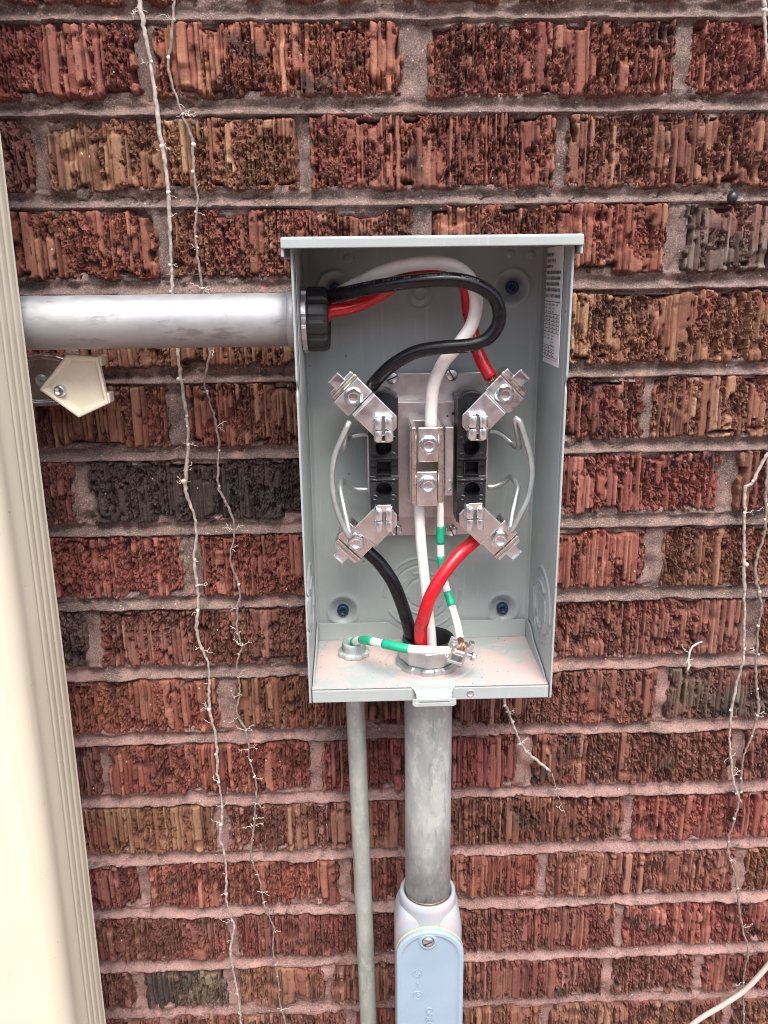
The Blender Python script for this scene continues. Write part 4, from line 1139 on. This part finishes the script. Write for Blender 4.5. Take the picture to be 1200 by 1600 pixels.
# ------------------------------------------------------------------ split bolt connector
cc = at(717, 1015, -.092)
sb = thing('wire_connector', 'small shiny bolt connector joining the two striped ground wires', 'connector', (cc[0], cc[1], cc[2]-.01))
ex = np.array([.94, 0, -.34]); ez = np.array([.34, 0, .94])
def LP(a, b, c_): 
    q = cc + ex*a + ez*b; return (q[0], cc[1]+c_, q[2])
mb = MB()
def obox(mb, a0, a1, b0, b1, c0, c1):
    v = [LP(a, b, c_) for b in (b0, b1) for c_ in (c0, c1) for a in (a0, a1)]
    mb.add(v, [(0,2,3,1),(4,5,7,6),(0,1,5,4),(1,3,7,5),(3,2,6,7),(2,0,4,6)])
obox(mb, -.0075, .0060, -.0105, -.0080, -.006, .006)
obox(mb, -.0075, -.0050, -.0080, .0050, -.006, .006); obox(mb, .0036, .0062, -.0080, .0060, -.006, .006)
mb.build('saddle', ALU_B, sb, .0006)
mb = MB(); mb.tube([LP(-.004, -.0015, -.002), LP(.0115, -.0015, -.002)], .0026, 14); mb.build('bolt', ALU_B, sb, .0003)
mb = MB(); mb.hexnut(LP(.0112, -.0015, -.002), ex, .0036, .003, .0016); mb.build('bolt_head', ALU_B, sb)
mb = MB(); obox(mb, -.0090, -.0046, -.0030, .0080, -.0045, .0035); mb.build('pressure_pad', ALU_B, sb, .0006)
mb = MB(); obox(mb, .0062, .0100, .0020, .0095, -.0035, .0030); mb.build('keeper', ALU_B, sb, .0006)

# ------------------------------------------------------------------ dead vines
def vine(label, pts, r0, r1, y, mat, seed, dens=.016, gap=None, group='dried vine stems clinging to the bricks', tuft=1.0, top=None):
    rnd = random.Random(seed)
    P = []
    for i, (u, v) in enumerate(pts):
        yy = y - rnd.uniform(0, .002)
        if gap and gap[0] < v < gap[1]: yy = -.006
        P.append(at(u, v, yy))
    pp, s = resample(smooth_path(P, 6), .003)
    n = len(pp)
    for i in range(n): pp[i] = pp[i] + np.array([rnd.gauss(0, .00035), rnd.gauss(0, .0003), 0])
    ph = rnd.uniform(0, 9); R = [(r0 + (r1-r0)*i/n)*rnd.uniform(.85, 1.12)*(1+.22*math.sin(i*.21+ph)*math.sin(i*.057+ph)) for i in range(n)]
    t = thing('vine', label, 'vine', tuple(pp[-1]), group)
    mb = MB(); mb.tube(pp, R, 7); mb.build('stem', mat, t)
    rt = MB(); nd = rt; k = rnd.uniform(.3, 1)*dens
    for i in range(2, n-1):
        k -= .003
        if k > 0: continue
        k = dens*rnd.uniform(.35, 2.3)
        c = pp[i]
        for _ in range(rnd.choice((0, 0, 1, 1, 2))): nd.blob(c + np.array([rnd.uniform(-1,1)*R[i], -.0005, rnd.uniform(-1,1)*.001]), R[i]*rnd.uniform(.9, 1.25), rnd)
        for j in range(int(rnd.choice((0, 1, 1, 2, 3))*tuft)):
            sgn = rnd.choice((-1, 1)); a = rnd.uniform(-.9, .9)
            def squiggle(c, a, L, r, lev):
                q = np.array(c); path = [q.copy()]
                for st_ in range(int(L/.0014)):
                    a_ = a + rnd.uniform(-.9, .9)
                    q = q + np.array([sgn*math.cos(a_), 0, math.sin(a_)])*.0014; q[1] = min(-.0008, q[1] + rnd.uniform(-.0007, .0011)); path.append(q.copy())
                    if lev == 0 and rnd.random() < .28: squiggle(q, a + rnd.choice((-1, 1))*rnd.uniform(.6, 1.3), L*.45, r*.75, 1)
                if len(path) > 2: rt.tube(path, r, 4)
            squiggle(c, a, rnd.uniform(.0025, .012), rnd.uniform(.0002, .00034), 0)
    if rt.v: o = rt.build('rootlets', ROOT, t); o['kind'] = 'stuff'
vine('pale dry vine stem left of the box, the one nearer the downspout', [(213,-25),(217,0),(225,40),(240,130),(247,185),(255,240),(262,290),(265,350),(268,420),(270,458),(273,500),(277,545),(284,600),(293,665),(293,717),(290,763),(305,813),(306,847),(304,876),(310,938),(308,990),(323,1030),(327,1042),(327,1105),(338,1158),(340,1208),(348,1267),(344,1306),(353,1346),(354,1408),(366,1448),(360,1487),(372,1556),(377,1600),(382,1640)], .0017, .0011, -.0032, VINE, 11)
vine('thinner dark vine stem between the pale vine and the box', [(276,-25),(272,0),(270,30),(266,75),(262,105),(272,140),(285,180),(300,217),(303,270),(309,315),(305,367),(316,450),(322,500),(328,542),(324,574),(320,602),(328,626),(338,666),(342,690),(341,730),(342,763),(354,788),(362,805),(366,830),(360,874),(369,901),(375,926),(371,955),(371,988),(378,1011),(370,1040),(375,1080),(370,1113),(385,1145),(390,1187),(401,1223),(399,1258),(396,1300),(392,1337),(406,1377),(415,1421),(428,1450),(426,1487),(435,1533),(437,1567),(446,1596),(452,1640)], .0012, .0008, -.0032, VINE2, 23, .013)
vine('pale dry vine stem ending right of the box at the lower bricks', [(1225,690),(1198,711),(1174,756),(1164,764),(1163,827),(1162,895),(1163,955),(1162,1000),(1160,1037),(1149,1076),(1140,1142),(1144,1209),(1150,1235),(1158,1253)], .0017, .0011, -.004, VINE, 37, .022, tuft=.8)
vine('longer dry vine stem down the right edge reaching the bottom', [(1202,690),(1198,745),(1197,782),(1194,835),(1180,885),(1186,929),(1190,949),(1184,986),(1181,1054),(1184,1115),(1162,1182),(1158,1217),(1152,1263),(1137,1320),(1150,1374),(1158,1440),(1169,1486),(1162,1530),(1162,1600),(1163,1640)], .0014, .0009, -.0035, VINE2, 41, .018, tuft=.9)
vine('short vine piece at the top right corner of the wall', [(1190,-20),(1193,0),(1195,35),(1198,90),(1206,125)], .0014, .0012, -.004, VINE, 45, .02)
vine('short broken twig hanging just under the right of the box', [(786,1085),(792,1105),(797,1120),(808,1150),(820,1172),(845,1193),(860,1205)], .0013, .0015, -.006, VINE, 51, .012)
vine('hair thin twig on the bricks below the broken twig', [(862,1208),(866,1220),(874,1248),(885,1276)], .0005, .0004, -.003, VINE2, 55, .02, tuft=1.5)
vine('tiny pale stalk stuck on the mortar right of the box', [(1075,1049),(1077,1030),(1078,1016),(1084,1009),(1097,1002)], .0011, .0007, -.005, ROOT, 57, .012, tuft=2)
# ------------------------------------------------------------------ cable and pebble
P = [at(*p) for p in [(1040,1640,-.02),(1085,1598,-.022),(1130,1570,-.024),(1165,1546,-.026),(1200,1508,-.028),(1240,1455,-.03),(1300,1390,-.03)]]
pp, _ = resample(smooth_path(P, 8), .006)
mb = MB(); mb.tube(pp, .0026, 12); tag(mb.build('cable', CABLE), 'pale grey cable sagging across the bottom right corner', 'cable')
c = at(1143, 308, -.004); mb = MB(); mb.blob(c, .0045, random.Random(4), 8); tag(mb.build('pebble', BLACKP), 'small dark stone lodged in a mortar joint at upper right', 'stone')
